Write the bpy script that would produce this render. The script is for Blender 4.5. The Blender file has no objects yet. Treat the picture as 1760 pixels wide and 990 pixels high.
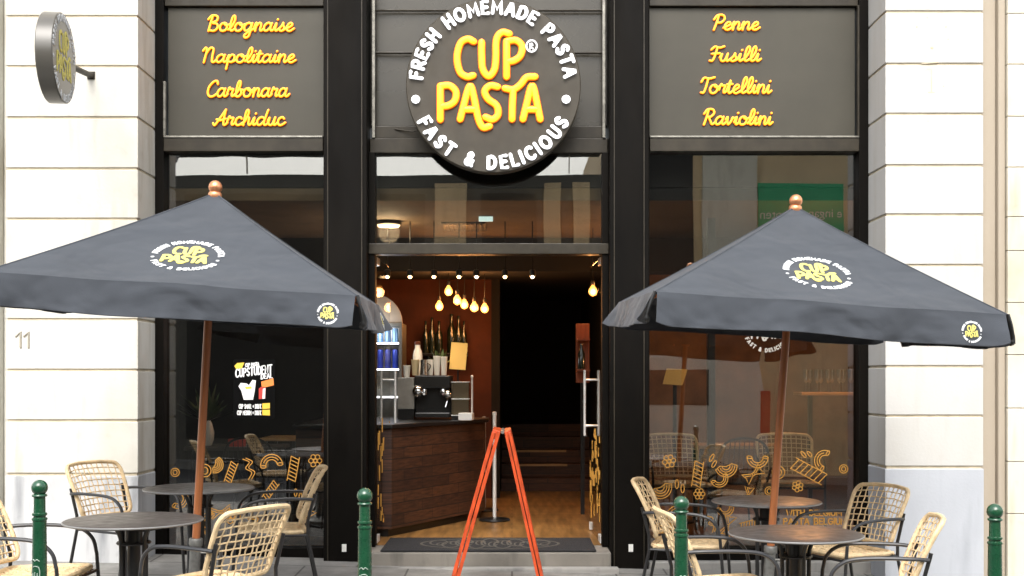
import bpy, bmesh, math, random
from mathutils import Vector, Matrix

random.seed(7)
C = bpy.context.scene.collection
SC = bpy.context.scene
PI = math.pi
rad = math.radians

# ------------------------------------------------------------------ camera
EYE = 1.48
FPX = 2000.0            # focal length in pixels of the 1760 px wide photograph
cam_d = bpy.data.cameras.new('camera')
cam = bpy.data.objects.new('camera', cam_d)
C.objects.link(cam)
cam.location = (0, 0, EYE)
cam.rotation_euler = (PI / 2, 0, 0)
cam_d.sensor_width = 36
cam_d.lens = 36 * FPX / 1760
cam_d.shift_y = (650 - 495) / 1760
cam_d.clip_start = 0.05
cam_d.clip_end = 600
SC.camera = cam

# ------------------------------------------------------------------ world, sun, exposure
SUN_EL, SUN_AZ = rad(50), rad(186)
w = bpy.data.worlds.new("World")
SC.world = w
w.use_nodes = True
nt = w.node_tree
nt.nodes.clear()
sky = nt.nodes.new('ShaderNodeTexSky')
sky.sky_type = 'NISHITA'
sky.sun_disc = False
sky.sun_elevation = SUN_EL
sky.sun_rotation = SUN_AZ
sky.air_density = 1.6
sky.dust_density = 5.0
sky.ozone_density = 1.0
bg = nt.nodes.new('ShaderNodeBackground')
bg.inputs['Strength'].default_value = 0.15
out = nt.nodes.new('ShaderNodeOutputWorld')
hs = nt.nodes.new('ShaderNodeHueSaturation')      # thin overcast: a greyer sky
hs.inputs['Saturation'].default_value = .32
nt.links.new(sky.outputs[0], hs.inputs['Color'])
nt.links.new(hs.outputs[0], bg.inputs['Color'])
nt.links.new(bg.outputs[0], out.inputs['Surface'])

sd = bpy.data.lights.new('sun', 'SUN')
sd.energy = .55
sd.angle = rad(40)
sd.color = (1.0, 0.98, 0.95)
so = bpy.data.objects.new('sun', sd)
C.objects.link(so)
sdir = Vector((math.sin(SUN_AZ) * math.cos(SUN_EL), math.cos(SUN_AZ) * math.cos(SUN_EL), math.sin(SUN_EL)))
so.rotation_euler = sdir.to_track_quat('Z', 'Y').to_euler()
so.location = (0, 0, 20)

SC.view_settings.view_transform = 'Standard'
SC.view_settings.look = 'None'
SC.view_settings.gamma = 1
SC.view_settings.use_curve_mapping = False
SC.view_settings.exposure = 1.3
SC.render.engine = 'CYCLES'
SC.cycles.use_denoising = True
SC.cycles.max_bounces = 8
SC.cycles.transparent_max_bounces = 16
SC.cycles.caustics_reflective = False
SC.cycles.caustics_refractive = False
SC.cycles.sample_clamp_indirect = 6

# ------------------------------------------------------------------ helpers
def P(px, py, Y):
    """photo pixel + real distance -> point in the street"""
    return Vector(((px - 880) * Y / FPX, Y, EYE + (650 - py) * Y / FPX))

def XX(px, Y): return (px - 880) * Y / FPX
def ZZ(py, Y): return EYE + (650 - py) * Y / FPX
def ground(x, y): return -0.03 - 0.025 * x + 0.02 * (y - 8)

def smooth_pts(pts, n=5, closed=False):
    pts = [Vector(p) for p in pts]
    if len(pts) < 3: return pts
    res = []
    L = len(pts)
    rng = L if closed else L - 1
    for i in range(rng):
        if closed:
            p0, p1, p2, p3 = pts[(i - 1) % L], pts[i], pts[(i + 1) % L], pts[(i + 2) % L]
        else:
            p1, p2 = pts[i], pts[i + 1]
            p0 = pts[i - 1] if i > 0 else p1 + (p1 - p2)
            p3 = pts[i + 2] if i + 2 < L else p2 + (p2 - p1)
        for k in range(n):
            t = k / n
            res.append(0.5 * ((2 * p1) + (p2 - p0) * t + (2 * p0 - 5 * p1 + 4 * p2 - p3) * t * t
                              + (3 * p1 - p0 - 3 * p2 + p3) * t ** 3))
    if not closed: res.append(pts[-1])
    return res

def bent(pts, n=6): return smooth_pts(pts, n)

class MB:
    def __init__(self):
        self.v, self.f, self.m = [], [], []
        self.mi = 0
    def add(self, verts, faces):
        o = len(self.v)
        self.v += [Vector(p) for p in verts]
        for f in faces:
            self.f.append([i + o for i in f]); self.m.append(self.mi)
        return self
    def box(self, x0, x1, y0, y1, z0, z1):
        v = [(x0, y0, z0), (x1, y0, z0), (x1, y1, z0), (x0, y1, z0), (x0, y0, z1), (x1, y0, z1), (x1, y1, z1), (x0, y1, z1)]
        return self.add(v, [(3, 2, 1, 0), (4, 5, 6, 7), (0, 1, 5, 4), (1, 2, 6, 5), (2, 3, 7, 6), (3, 0, 4, 7)])
    def prism(self, poly, z0, z1):
        n = len(poly)
        v = [(x, y, z0) for x, y in poly] + [(x, y, z1) for x, y in poly]
        f = [tuple(range(n - 1, -1, -1)), tuple(range(n, 2 * n))] + [(i, (i + 1) % n, n + (i + 1) % n, n + i) for i in range(n)]
        return self.add(v, f)
    def prism_y(self, poly, y0, y1):          # poly in (x, z)
        n = len(poly)
        v = [(x, y0, z) for x, z in poly] + [(x, y1, z) for x, z in poly]
        f = [tuple(range(n)), tuple(range(2 * n - 1, n - 1, -1))] + [((i + 1) % n, i, n + i, n + (i + 1) % n) for i in range(n)]
        return self.add(v, f)
    def tube(self, pts, r, n=8, closed=False):
        pts = [Vector(p) for p in pts]
        L = len(pts)
        rs = r if isinstance(r, (list, tuple)) else [r] * L
        vs, fs = [], []
        prev = None
        for i, p in enumerate(pts):
            if closed: t = pts[(i + 1) % L] - pts[i - 1]
            else: t = pts[min(i + 1, L - 1)] - pts[max(i - 1, 0)]
            if t.length < 1e-9: t = Vector((0, 0, 1))
            t.normalize()
            if prev is None:
                a = Vector((0, 0, 1)) if abs(t.z) < 0.9 else Vector((1, 0, 0))
                u = a.cross(t).normalized()
            else:
                u = (prev - t * prev.dot(t))
                u = u.normalized() if u.length > 1e-6 else Vector((1, 0, 0)).cross(t).normalized()
            prev = u
            b = t.cross(u)
            for k in range(n):
                a = 2 * PI * k / n
                vs.append(p + (u * math.cos(a) + b * math.sin(a)) * rs[i])
        for i in range(L if closed else L - 1):
            j = (i + 1) % L
            for k in range(n):
                k2 = (k + 1) % n
                fs.append((i * n + k, i * n + k2, j * n + k2, j * n + k))
        if not closed:
            fs.append(tuple(range(n - 1, -1, -1)))
            fs.append(tuple((L - 1) * n + k for k in range(n)))
        return self.add(vs, fs)
    def lathe(self, prof, n=24, o=(0, 0, 0)):   # prof = [(r, z)] from the bottom up
        o = Vector(o)
        vs, fs = [], []
        for r, z in prof:
            for k in range(n):
                a = 2 * PI * k / n
                vs.append(o + Vector((max(r, 1e-5) * math.cos(a), max(r, 1e-5) * math.sin(a), z)))
        for i in range(len(prof) - 1):
            for k in range(n):
                k2 = (k + 1) % n
                fs.append((i * n + k, i * n + k2, (i + 1) * n + k2, (i + 1) * n + k))
        fs.append(tuple(range(n - 1, -1, -1)))
        fs.append(tuple((len(prof) - 1) * n + k for k in range(n)))
        return self.add(vs, fs)
    def ball(self, c, r, n=12, sz=1.0):
        prof = [(r * math.sin(PI * k / n), -r * sz * math.cos(PI * k / n)) for k in range(n + 1)]
        return self.lathe(prof, n * 2, c)
    def stroke(self, pts2, hw, hd, F, n=6):
        """a rounded stroke following 2D points; F(u, v, h) maps to the surface"""
        pts = [Vector((p[0], p[1])) for p in pts2]
        q = [pts[0]]
        for p in pts[1:]:
            if (p - q[-1]).length > 1e-5: q.append(p)
        pts = q
        if len(pts) == 1: pts = [pts[0] - Vector((hw * .01, 0)), pts[0] + Vector((hw * .01, 0))]
        L = len(pts)
        rings = []
        def tan(i):
            t = pts[min(i + 1, L - 1)] - pts[max(i - 1, 0)]
            return t.normalized() if t.length > 1e-9 else Vector((1, 0))
        t0, t1 = tan(0), tan(L - 1)
        for a in (75, 40): rings.append((pts[0] - t0 * hw * math.sin(rad(a)), t0, math.cos(rad(a))))
        for i in range(L): rings.append((pts[i], tan(i), 1.0))
        for a in (40, 75): rings.append((pts[-1] + t1 * hw * math.sin(rad(a)), t1, math.cos(rad(a))))
        vs, fs = [], []
        for c, t, s in rings:
            nrm = Vector((-t.y, t.x))
            for k in range(n):
                a = 2 * PI * (k + .5) / n if n == 4 else 2 * PI * k / n + PI / 2
                q2 = c + nrm * (math.cos(a) * hw * s)
                vs.append(F(q2.x, q2.y, math.sin(a) * hd * (s if s > .5 else .5)))
        for i in range(len(rings) - 1):
            for k in range(n):
                k2 = (k + 1) % n
                fs.append((i * n + k, i * n + k2, (i + 1) * n + k2, (i + 1) * n + k))
        fs.append(tuple(range(n - 1, -1, -1)))
        fs.append(tuple((len(rings) - 1) * n + k for k in range(n)))
        return self.add(vs, fs)
    def build(self, name, mats, parent=None, bevel=0, smooth=False, loc=None, solid=0, segs=2):
        me = bpy.data.meshes.new(name)
        off = ROOT.get(parent.name, Vector()) if parent is not None else (Vector(loc) if loc is not None else Vector())
        me.from_pydata([tuple(p - off) for p in self.v], [], self.f)
        ms = mats if isinstance(mats, (list, tuple)) else [mats]
        for m in ms: me.materials.append(m)
        for i, p in enumerate(me.polygons): p.material_index = self.m[i]
        bm = bmesh.new(); bm.from_mesh(me)
        bmesh.ops.recalc_face_normals(bm, faces=bm.faces)
        if bevel:
            ed = [e for e in bm.edges if len(e.link_faces) == 2 and e.calc_face_angle(0) > rad(32)]
            bmesh.ops.bevel(bm, geom=ed, offset=bevel, segments=segs, affect='EDGES', profile=0.6, clamp_overlap=True)
        if solid:
            bmesh.ops.solidify(bm, geom=bm.faces, thickness=solid)
        bm.to_mesh(me); bm.free()
        if smooth:
            me.polygons.foreach_set('use_smooth', [True] * len(me.polygons))
            try: me.set_sharp_from_angle(angle=rad(38))
            except Exception: pass
        o = bpy.data.objects.new(name, me)
        C.objects.link(o)
        if parent is not None:
            o.parent = parent
            ROOT[o.name] = off
        else:
            o.location = off
            ROOT[o.name] = off
        return o

ROOT = {}

def tag(o, label=None, cat=None, group=None, kind=None):
    if label: o['label'] = label
    if cat: o['category'] = cat
    if group: o['group'] = group
    if kind: o['kind'] = kind
    return o

def thing(name, label, cat, loc=(0, 0, 0), rotz=0, group=None, world=True):
    o = bpy.data.objects.new(name, None)
    o.empty_display_size = .1
    C.objects.link(o)
    o.location = loc
    o.rotation_euler = (0, 0, rotz)
    # parts of unrotated things are written in street coordinates, others in their own
    ROOT[o.name] = Vector(loc) if world else Vector()
    return tag(o, label, cat, group)

def copy_tree(o, parent=None):
    c = o.copy(); C.objects.link(c)
    if parent is not None: c.parent = parent
    for ch in o.children: copy_tree(ch, c)
    return c

def plane_frame(O, U, V):
    O, U, V = Vector(O), Vector(U), Vector(V)
    N = U.cross(V).normalized()
    return lambda u, v, h: O + U * u + V * v + N * h

# ------------------------------------------------------------------ materials
def principled(name):
    m = bpy.data.materials.new(name); m.use_nodes = True
    n = m.node_tree.nodes; b = n['Principled BSDF']
    return m, m.node_tree, n, b

def mat(name, col, rough=.6, metal=0, var=0.0, scale=4, bump=0.0, bscale=60, spec=.5, col2=None, stretch=(1, 1, 1), detail=5, coat=0, emit=None, estr=0, sheen=0, rvar=0):
    m, t, n, b = principled(name)
    b.inputs['Base Color'].default_value = (*col, 1)
    b.inputs['Roughness'].default_value = rough
    b.inputs['Metallic'].default_value = metal
    b.inputs['Specular IOR Level'].default_value = spec
    b.inputs['Coat Weight'].default_value = coat
    b.inputs['Coat Roughness'].default_value = .12
    if sheen:
        b.inputs['Sheen Weight'].default_value = sheen
    if emit:
        b.inputs['Emission Color'].default_value = (*emit, 1)
        b.inputs['Emission Strength'].default_value = estr
    if var or col2 or bump or rvar:
        g = n.new('ShaderNodeNewGeometry') if stretch != 'obj' else None
        tc = n.new('ShaderNodeTexCoord')
        mp = n.new('ShaderNodeMapping'); mp.inputs['Scale'].default_value = stretch
        t.links.new(tc.outputs['Object'], mp.inputs['Vector'])
    if var or col2:
        no = n.new('ShaderNodeTexNoise'); no.inputs['Scale'].default_value = scale; no.inputs['Detail'].default_value = detail
        no.inputs['Roughness'].default_value = .62
        t.links.new(mp.outputs[0], no.inputs['Vector'])
        cr = n.new('ShaderNodeValToRGB')
        c2 = col2 if col2 else tuple(c * (1 - var) for c in col)
        c1 = col if col2 else tuple(min(1, c * (1 + var * .4)) for c in col)
        cr.color_ramp.elements[0].position = .36; cr.color_ramp.elements[0].color = (*c2, 1)
        cr.color_ramp.elements[1].position = .66; cr.color_ramp.elements[1].color = (*c1, 1)
        t.links.new(no.outputs['Fac'], cr.inputs['Fac'])
        t.links.new(cr.outputs['Color'], b.inputs['Base Color'])
    if rvar:
        nr = n.new('ShaderNodeTexNoise'); nr.inputs['Scale'].default_value = scale * 2.3; nr.inputs['Detail'].default_value = 4
        t.links.new(mp.outputs[0], nr.inputs['Vector'])
        mr = n.new('ShaderNodeMapRange'); mr.inputs['To Min'].default_value = max(0, rough - rvar); mr.inputs['To Max'].default_value = min(1, rough + rvar)
        mr.inputs['From Min'].default_value = .3; mr.inputs['From Max'].default_value = .7
        t.links.new(nr.outputs['Fac'], mr.inputs['Value']); t.links.new(mr.outputs[0], b.inputs['Roughness'])
    if bump:
        nb = n.new('ShaderNodeTexNoise'); nb.inputs['Scale'].default_value = bscale; nb.inputs['Detail'].default_value = 4
        t.links.new(mp.outputs[0], nb.inputs['Vector'])
        bu = n.new('ShaderNodeBump'); bu.inputs['Strength'].default_value = bump; bu.inputs['Distance'].default_value = .01
        t.links.new(nb.outputs['Fac'], bu.inputs['Height']); t.links.new(bu.outputs[0], b.inputs['Normal'])
    return m

def stone_mat(name, col, stain, rough=.75, amount=.5):
    """limestone / painted stone: broad discolouration, vertical run-off stains, fine grain"""
    m, t, n, b = principled(name)
    tc = n.new('ShaderNodeTexCoord')
    def noise(scale, st, detail=5):
        mp = n.new('ShaderNodeMapping'); mp.inputs['Scale'].default_value = st
        t.links.new(tc.outputs['Object'], mp.inputs['Vector'])
        no = n.new('ShaderNodeTexNoise'); no.inputs['Scale'].default_value = scale; no.inputs['Detail'].default_value = detail
        t.links.new(mp.outputs[0], no.inputs['Vector'])
        return no.outputs['Fac']
    def ramp(fac, a, bb):
        r = n.new('ShaderNodeMapRange'); r.inputs['From Min'].default_value = a; r.inputs['From Max'].default_value = bb
        r.clamp = True
        t.links.new(fac, r.inputs['Value']); return r.outputs[0]
    a = ramp(noise(1.1, (1, 1, .8)), .48, .72)
    c = ramp(noise(3.0, (2.2, 2.2, .35)), .52, .75)
    d = ramp(noise(9.0, (1, 1, 1), 8), .6, .8)
    mx = n.new('ShaderNodeMath'); mx.operation = 'MAXIMUM'; t.links.new(a, mx.inputs[0]); t.links.new(c, mx.inputs[1])
    ad = n.new('ShaderNodeMath'); ad.operation = 'MULTIPLY_ADD'; t.links.new(d, ad.inputs[0]); ad.inputs[1].default_value = .35; t.links.new(mx.outputs[0], ad.inputs[2])
    mu = n.new('ShaderNodeMath'); mu.operation = 'MULTIPLY'; mu.use_clamp = True; t.links.new(ad.outputs[0], mu.inputs[0]); mu.inputs[1].default_value = amount
    mi = n.new('ShaderNodeMix'); mi.data_type = 'RGBA'
    mi.inputs['A'].default_value = (*col, 1); mi.inputs['B'].default_value = (*stain, 1)
    t.links.new(mu.outputs[0], mi.inputs['Factor']); t.links.new(mi.outputs['Result'], b.inputs['Base Color'])
    b.inputs['Roughness'].default_value = rough
    bu = n.new('ShaderNodeBump'); bu.inputs['Strength'].default_value = .12; bu.inputs['Distance'].default_value = .01
    t.links.new(noise(45, (1, 1, 1), 6), bu.inputs['Height']); t.links.new(bu.outputs[0], b.inputs['Normal'])
    return m

def glass_mat(name, tint=(.88, .89, .87), refl=.165, wave=.0007, flat=False):
    m = bpy.data.materials.new(name); m.use_nodes = True
    t = m.node_tree; n = t.nodes; n.clear()
    o = n.new('ShaderNodeOutputMaterial'); mx = n.new('ShaderNodeMixShader')
    tr = n.new('ShaderNodeBsdfTransparent'); tr.inputs['Color'].default_value = (*tint, 1)
    gl = n.new('ShaderNodeBsdfGlossy'); gl.inputs['Roughness'].default_value = 0.0
    fr = n.new('ShaderNodeFresnel'); fr.inputs['IOR'].default_value = 1.5
    ad = n.new('ShaderNodeMath'); ad.operation = 'ADD'; ad.use_clamp = True; ad.inputs[1].default_value = refl - .04
    ad.inputs[0].default_value = .04
    if not flat: t.links.new(fr.outputs[0], ad.inputs[0])
    t.links.new(ad.outputs[0], mx.inputs['Fac'])
    t.links.new(tr.outputs[0], mx.inputs[1]); t.links.new(gl.outputs[0], mx.inputs[2]); t.links.new(mx.outputs[0], o.inputs['Surface'])
    if wave:
        tc = n.new('ShaderNodeTexCoord'); no = n.new('ShaderNodeTexNoise'); no.inputs['Scale'].default_value = 1.6; no.inputs['Detail'].default_value = 1
        t.links.new(tc.outputs['Object'], no.inputs['Vector'])
        bu = n.new('ShaderNodeBump'); bu.inputs['Strength'].default_value = 1; bu.inputs['Distance'].default_value = wave
        t.links.new(no.outputs['Fac'], bu.inputs['Height']); t.links.new(bu.outputs[0], gl.inputs['Normal'])
    return m

def emis(name, col, s, base=None):
    m, t, n, b = principled(name)
    b.inputs['Base Color'].default_value = (*(base or col), 1)
    b.inputs['Emission Color'].default_value = (*col, 1)
    b.inputs['Emission Strength'].default_value = s
    b.inputs['Roughness'].default_value = .4
    return m

def plank_mat(name, cols, row=.13, length=.9, rough=.5, axis='wall', gap=(.01, .006, .004)):
    m, t, n, b = principled(name)
    tc = n.new('ShaderNodeTexCoord'); mp = n.new('ShaderNodeMapping')
    if axis == 'wall': mp.inputs['Rotation'].default_value = (PI / 2, 0, 0)
    t.links.new(tc.outputs['Object'], mp.inputs['Vector'])
    if axis == 'wall':
        cx = n.new('ShaderNodeSeparateXYZ'); t.links.new(tc.outputs['Object'], cx.inputs[0])
        ad = n.new('ShaderNodeMath'); t.links.new(cx.outputs['X'], ad.inputs[0]); t.links.new(cx.outputs['Y'], ad.inputs[1])
        cb = n.new('ShaderNodeCombineXYZ'); t.links.new(ad.outputs[0], cb.inputs['X']); t.links.new(cx.outputs['Z'], cb.inputs['Y'])
        vec = cb.outputs[0]
    else: vec = mp.outputs[0]
    br = n.new('ShaderNodeTexBrick')
    br.inputs['Scale'].default_value = 1
    br.inputs['Brick Width'].default_value = length; br.inputs['Row Height'].default_value = row
    br.inputs['Mortar Size'].default_value = .004
    br.inputs['Color1'].default_value = (*cols[0], 1); br.inputs['Color2'].default_value = (*cols[1], 1); br.inputs['Mortar'].default_value = (*gap, 1)
    br.offset = .37
    t.links.new(vec, br.inputs['Vector'])
    no = n.new('ShaderNodeTexNoise'); no.inputs['Scale'].default_value = 6 if axis == 'wall' else 2.2; no.inputs['Detail'].default_value = 6
    sm = n.new('ShaderNodeMapping'); sm.inputs['Scale'].default_value = (1, 9, 9) if axis == 'wall' else (9, 1, 1)
    t.links.new(vec, sm.inputs['Vector']); t.links.new(sm.outputs[0], no.inputs['Vector'])
    mr = n.new('ShaderNodeMapRange'); mr.inputs['To Min'].default_value = .45; mr.inputs['To Max'].default_value = 1.25
    mr.inputs['From Min'].default_value = .3; mr.inputs['From Max'].default_value = .7
    t.links.new(no.outputs['Fac'], mr.inputs['Value'])
    mi = n.new('ShaderNodeMix'); mi.data_type = 'RGBA'; mi.blend_type = 'MULTIPLY'; mi.inputs['Factor'].default_value = 1
    t.links.new(br.outputs['Color'], mi.inputs['A']); t.links.new(mr.outputs[0], mi.inputs['B'])
    t.links.new(mi.outputs['Result'], b.inputs['Base Color'])
    b.inputs['Roughness'].default_value = rough
    return m

def slab_mat(name, col, joint, bw=.8, bh=.5):
    m, t, n, b = principled(name)
    tc = n.new('ShaderNodeTexCoord')
    br = n.new('ShaderNodeTexBrick'); br.inputs['Scale'].default_value = 1
    br.inputs['Brick Width'].default_value = bw; br.inputs['Row Height'].default_value = bh; br.inputs['Mortar Size'].default_value = .008
    br.inputs['Color1'].default_value = (*col, 1); br.inputs['Color2'].default_value = (*[c * .86 for c in col], 1); br.inputs['Mortar'].default_value = (*joint, 1)
    t.links.new(tc.outputs['Object'], br.inputs['Vector'])
    no = n.new('ShaderNodeTexNoise'); no.inputs['Scale'].default_value = 5; no.inputs['Detail'].default_value = 9; no.inputs['Roughness'].default_value = .7
    t.links.new(tc.outputs['Object'], no.inputs['Vector'])
    mr = n.new('ShaderNodeMapRange'); mr.inputs['To Min'].default_value = .6; mr.inputs['To Max'].default_value = 1.15
    mr.inputs['From Min'].default_value = .3; mr.inputs['From Max'].default_value = .7
    t.links.new(no.outputs['Fac'], mr.inputs['Value'])
    mi = n.new('ShaderNodeMix'); mi.data_type = 'RGBA'; mi.blend_type = 'MULTIPLY'; mi.inputs['Factor'].default_value = 1
    t.links.new(br.outputs['Color'], mi.inputs['A']); t.links.new(mr.outputs[0], mi.inputs['B'])
    t.links.new(mi.outputs['Result'], b.inputs['Base Color'])
    b.inputs['Roughness'].default_value = .7
    bu = n.new('ShaderNodeBump'); bu.inputs['Strength'].default_value = .25; bu.inputs['Distance'].default_value = .01
    t.links.new(no.outputs['Fac'], bu.inputs['Height']); t.links.new(bu.outputs[0], b.inputs['Normal'])
    return m

M = {}
M['stone_l'] = stone_mat('cream_stone', (.66, .645, .59), (.40, .355, .27), amount=.62)
M['stone_r'] = stone_mat('white_stone', (.55, .545, .525), (.44, .41, .35), amount=.42)
M['groove'] = mat('groove_stone', (.62, .54, .40), .9, var=.2, scale=8)
M['plinth'] = stone_mat('blue_grey_stone', (.46, .485, .53), (.36, .38, .42), rough=.55, amount=.75)
M['plinth_l'] = stone_mat('pale_grey_stone', (.58, .59, .60), (.22, .23, .25), rough=.6, amount=.85)
M['beige'] = stone_mat('beige_render', (.40, .345, .275), (.33, .28, .21), amount=.5)
M['neighbour'] = stone_mat('cream_block_stone', (.66, .62, .52), (.42, .36, .25), amount=.75)
M['digit'] = mat('number_metal', (.34, .31, .25), .5)
M['bronze'] = mat('bronze_frame', (.034, .028, .019), .45, spec=.3, var=.35, scale=6, rvar=.12)
M['bronze_light'] = mat('worn_metal_bead', (.26, .25, .22), .35, metal=.6, var=.4, scale=14)
M['black'] = mat('black_cladding', (.004, .003, .002), .6, var=.5, scale=3, stretch=(1, 1, .3), spec=.1, rvar=.1)
M['panel'] = mat('grey_panel', (.058, .053, .040), .48, var=.16, scale=1.3, spec=.35, rvar=.07)
M['panel_c'] = mat('smoked_panel', (.042, .037, .027), .3, var=.25, scale=2, spec=.5, rvar=.08)
M['signface'] = mat('sign_face', (.048, .040, .028), .55, var=.18, scale=5, spec=.4, rvar=.08)
M['signrim'] = mat('sign_rim', (.085, .080, .070), .28, spec=.6)
M['neon'] = emis('yellow_neon', (1.0, .40, .012), .72, (.78, .34, .015))
M['neon_edge'] = mat('letter_return', (.50, .11, .008), .4, emit=(1.0, .18, .01), estr=.18)
M['white_letter'] = emis('white_letter', (.92, .94, 1.0), .55, (.8, .8, .8))
M['glass'] = glass_mat('window_glass')
M['glassware'] = glass_mat('glassware', (.93, .93, .92), .4, 0)
M['door_glass'] = glass_mat('door_glass', (.93, .93, .92), .07, 0, True)
M['clear'] = glass_mat('clear_glass', (.9, .9, .9), .08, 0)
M['decal'] = mat('orange_decal', (.55, .27, .045), .6)
M['decal_grey'] = mat('grey_decal', (.36, .34, .30), .6)  # window emblem, white and yellow both toned down to one grey
M['decal_white'] = mat('white_decal', (.75, .75, .72), .6)
def canvas_mat():
    m = mat('charcoal_canvas', (.053, .060, .072), .85, var=.12, scale=1.7, sheen=.12, spec=.25)
    t = m.node_tree; n = t.nodes; b = n['Principled BSDF']; tc = n.new('ShaderNodeTexCoord')
    prev = None
    for sc_, st, dist, dt in ((2.8, (1, 1, 1.8), .06, 2), (7.0, (1, 1, .5), .006, 2), (240, (1, 1, 1), .0012, 2)):
        mp = n.new('ShaderNodeMapping'); mp.inputs['Scale'].default_value = st; mp.inputs['Rotation'].default_value = (0, .5, .4)
        no = n.new('ShaderNodeTexNoise'); no.inputs['Scale'].default_value = sc_; no.inputs['Detail'].default_value = dt; no.inputs['Distortion'].default_value = .35 if sc_ < 50 else 0
        t.links.new(tc.outputs['Object'], mp.inputs['Vector']); t.links.new(mp.outputs[0], no.inputs['Vector'])
        bu = n.new('ShaderNodeBump'); bu.inputs['Strength'].default_value = .8; bu.inputs['Distance'].default_value = dist
        t.links.new(no.outputs['Fac'], bu.inputs['Height'])
        if prev: t.links.new(prev, bu.inputs['Normal'])
        prev = bu.outputs[0]
    t.links.new(prev, b.inputs['Normal'])
    return m
M['canopy'] = canvas_mat()
M['print_white'] = mat('white_print', (.62, .64, .66), .8)
M['print_yellow'] = mat('yellow_print', (.62, .56, .16), .8)
M['copper'] = mat('copper_finial', (.80, .36, .18), .3, metal=.75, var=.15, scale=30)
M['pole'] = mat('varnished_wood', (.42, .14, .045), .42, var=.3, scale=5, stretch=(8, 8, .5), coat=.25)
M['sleeve'] = mat('galvanised_sleeve', (.20, .20, .19), .5, metal=.5, var=.3, scale=20)
M['rattan'] = mat('rattan', (.78, .59, .35), .55, var=.22, scale=22, bump=.3, bscale=120)
M['rattan_in'] = mat('rattan_dull', (.52, .38, .21), .6, var=.35, scale=22)
M['blackmetal'] = mat('black_steel', (.018, .018, .019), .38, var=.3, scale=20)
M['arm'] = mat('dark_steel_arm', (.035, .036, .040), .33)
M['tabletop'] = mat('grey_brown_tabletop', (.060, .050, .045), .42, var=.22, scale=7, rvar=.08)
M['tableedge'] = mat('table_edge', (.20, .20, .20), .4)
M['green'] = mat('green_paint', (.008, .070, .030), .28, var=.14, scale=16, coat=.6, rvar=.05, bump=.05, bscale=35)
M['crest'] = mat('worn_silver_paint', (.34, .42, .36), .45)
M['orange'] = mat('orange_paint', (.60, .075, .016), .42, var=.4, scale=9, stretch=(3, 3, .8), coat=.2)
M['boardface'] = mat('board_face', (.02, .02, .02), .4)
M['step'] = stone_mat('grey_step_stone', (.24, .22, .19), (.10, .09, .08), amount=.9)
M['sillstone'] = stone_mat('pale_sill_stone', (.34, .33, .31), (.14, .14, .14), amount=.8)
M['pave'] = slab_mat('pavement_slabs', (.27, .262, .245), (.09, .085, .08))
M['road'] = mat('asphalt', (.05, .05, .052), .85, var=.3, scale=40, bump=.4, bscale=200)
M['floor'] = plank_mat('shop_floor', ((.34, .175, .055), (.27, .135, .04)), .14, 1.2, .38, 'floor', (.1, .05, .02))
M['mat'] = mat('door_mat', (.018, .018, .02), .95, bump=.6, bscale=300)
M['matprint'] = mat('mat_print', (.085, .078, .065), .95)
M['counterwood'] = plank_mat('counter_boards', ((.085, .031, .012), (.036, .013, .006)), .095, .62, .6)
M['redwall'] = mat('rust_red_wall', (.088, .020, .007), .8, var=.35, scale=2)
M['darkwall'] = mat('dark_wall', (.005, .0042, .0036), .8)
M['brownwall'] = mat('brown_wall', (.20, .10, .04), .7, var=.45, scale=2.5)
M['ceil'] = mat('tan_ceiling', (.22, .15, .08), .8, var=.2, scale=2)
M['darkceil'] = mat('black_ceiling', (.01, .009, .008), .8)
M['steel'] = mat('brushed_steel', (.55, .55, .52), .3, metal=.9, var=.15, scale=12)
M['satin'] = mat('satin_steel_handle', (.86, .85, .82), .3, metal=.25)
M['chrome'] = mat('chrome', (.8, .8, .8), .12, metal=1)
M['plastic_black'] = mat('black_plastic', (.01, .01, .01), .3)
M['white'] = mat('white_ceramic', (.85, .84, .80), .4)
M['cream'] = mat('cream_card', (.70, .58, .36), .6)
M['yellowcard'] = mat('kraft_menu', (.62, .40, .10), .6)
M['bulb'] = emis('lit_bulb', (1.0, .34, .05), 1.25, (1, .6, .3))
M['spot'] = emis('lit_spot', (1.0, .62, .28), 6, (1, .8, .6))
M['lamp'] = emis('lit_ceiling_lamp', (1.0, .68, .34), 2.2, (1, .9, .7))
M['exit'] = emis('lit_exit_box', (.72, .95, .90), .55, (.8, .9, .9))
M['led'] = emis('fridge_light', (.92, .93, 1.0), 1.6, (.9, .9, .9))
M['can_blue'] = mat('blue_can', (.03, .06, .42), .3, metal=.3)
M['can_silver'] = mat('light_blue_can', (.16, .30, .52), .3, metal=.4)
M['can_red'] = mat('red_can', (.45, .02, .02), .3, metal=.3)
M['can_brown'] = mat('brown_can', (.16, .05, .03), .35)
M['can_green'] = mat('green_can', (.03, .2, .08), .35)
M['bottle'] = mat('dark_bottle', (.012, .02, .012), .12, spec=.7)
M['red'] = mat('red_card', (.5, .04, .03), .6)
M['wood'] = mat('pale_wood', (.42, .24, .09), .5, var=.3, scale=5, stretch=(1, 8, 8))
M['redwood'] = mat('red_wood', (.22, .055, .016), .5, var=.3, scale=5, stretch=(8, 8, 1))
M['leaf'] = mat('plant_leaf', (.10, .16, .06), .5, var=.4, scale=10)
M['opp_stone'] = stone_mat('opposite_stone', (.72, .55, .33), (.42, .31, .18), amount=.5)
M['opp_pale'] = stone_mat('opposite_pale_stone', (.74, .70, .58), (.42, .38, .3), amount=.4)
M['opp_dark'] = mat('opposite_shop_dark', (.015, .014, .012), .6)
M['opp_grey'] = mat('opposite_shop_grey', (.10, .095, .08), .6)
M['greensign'] = mat('green_panel', (.015, .42, .17), .5)
M['van'] = mat('van_white', (.66, .63, .56), .3, coat=.4)
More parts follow.
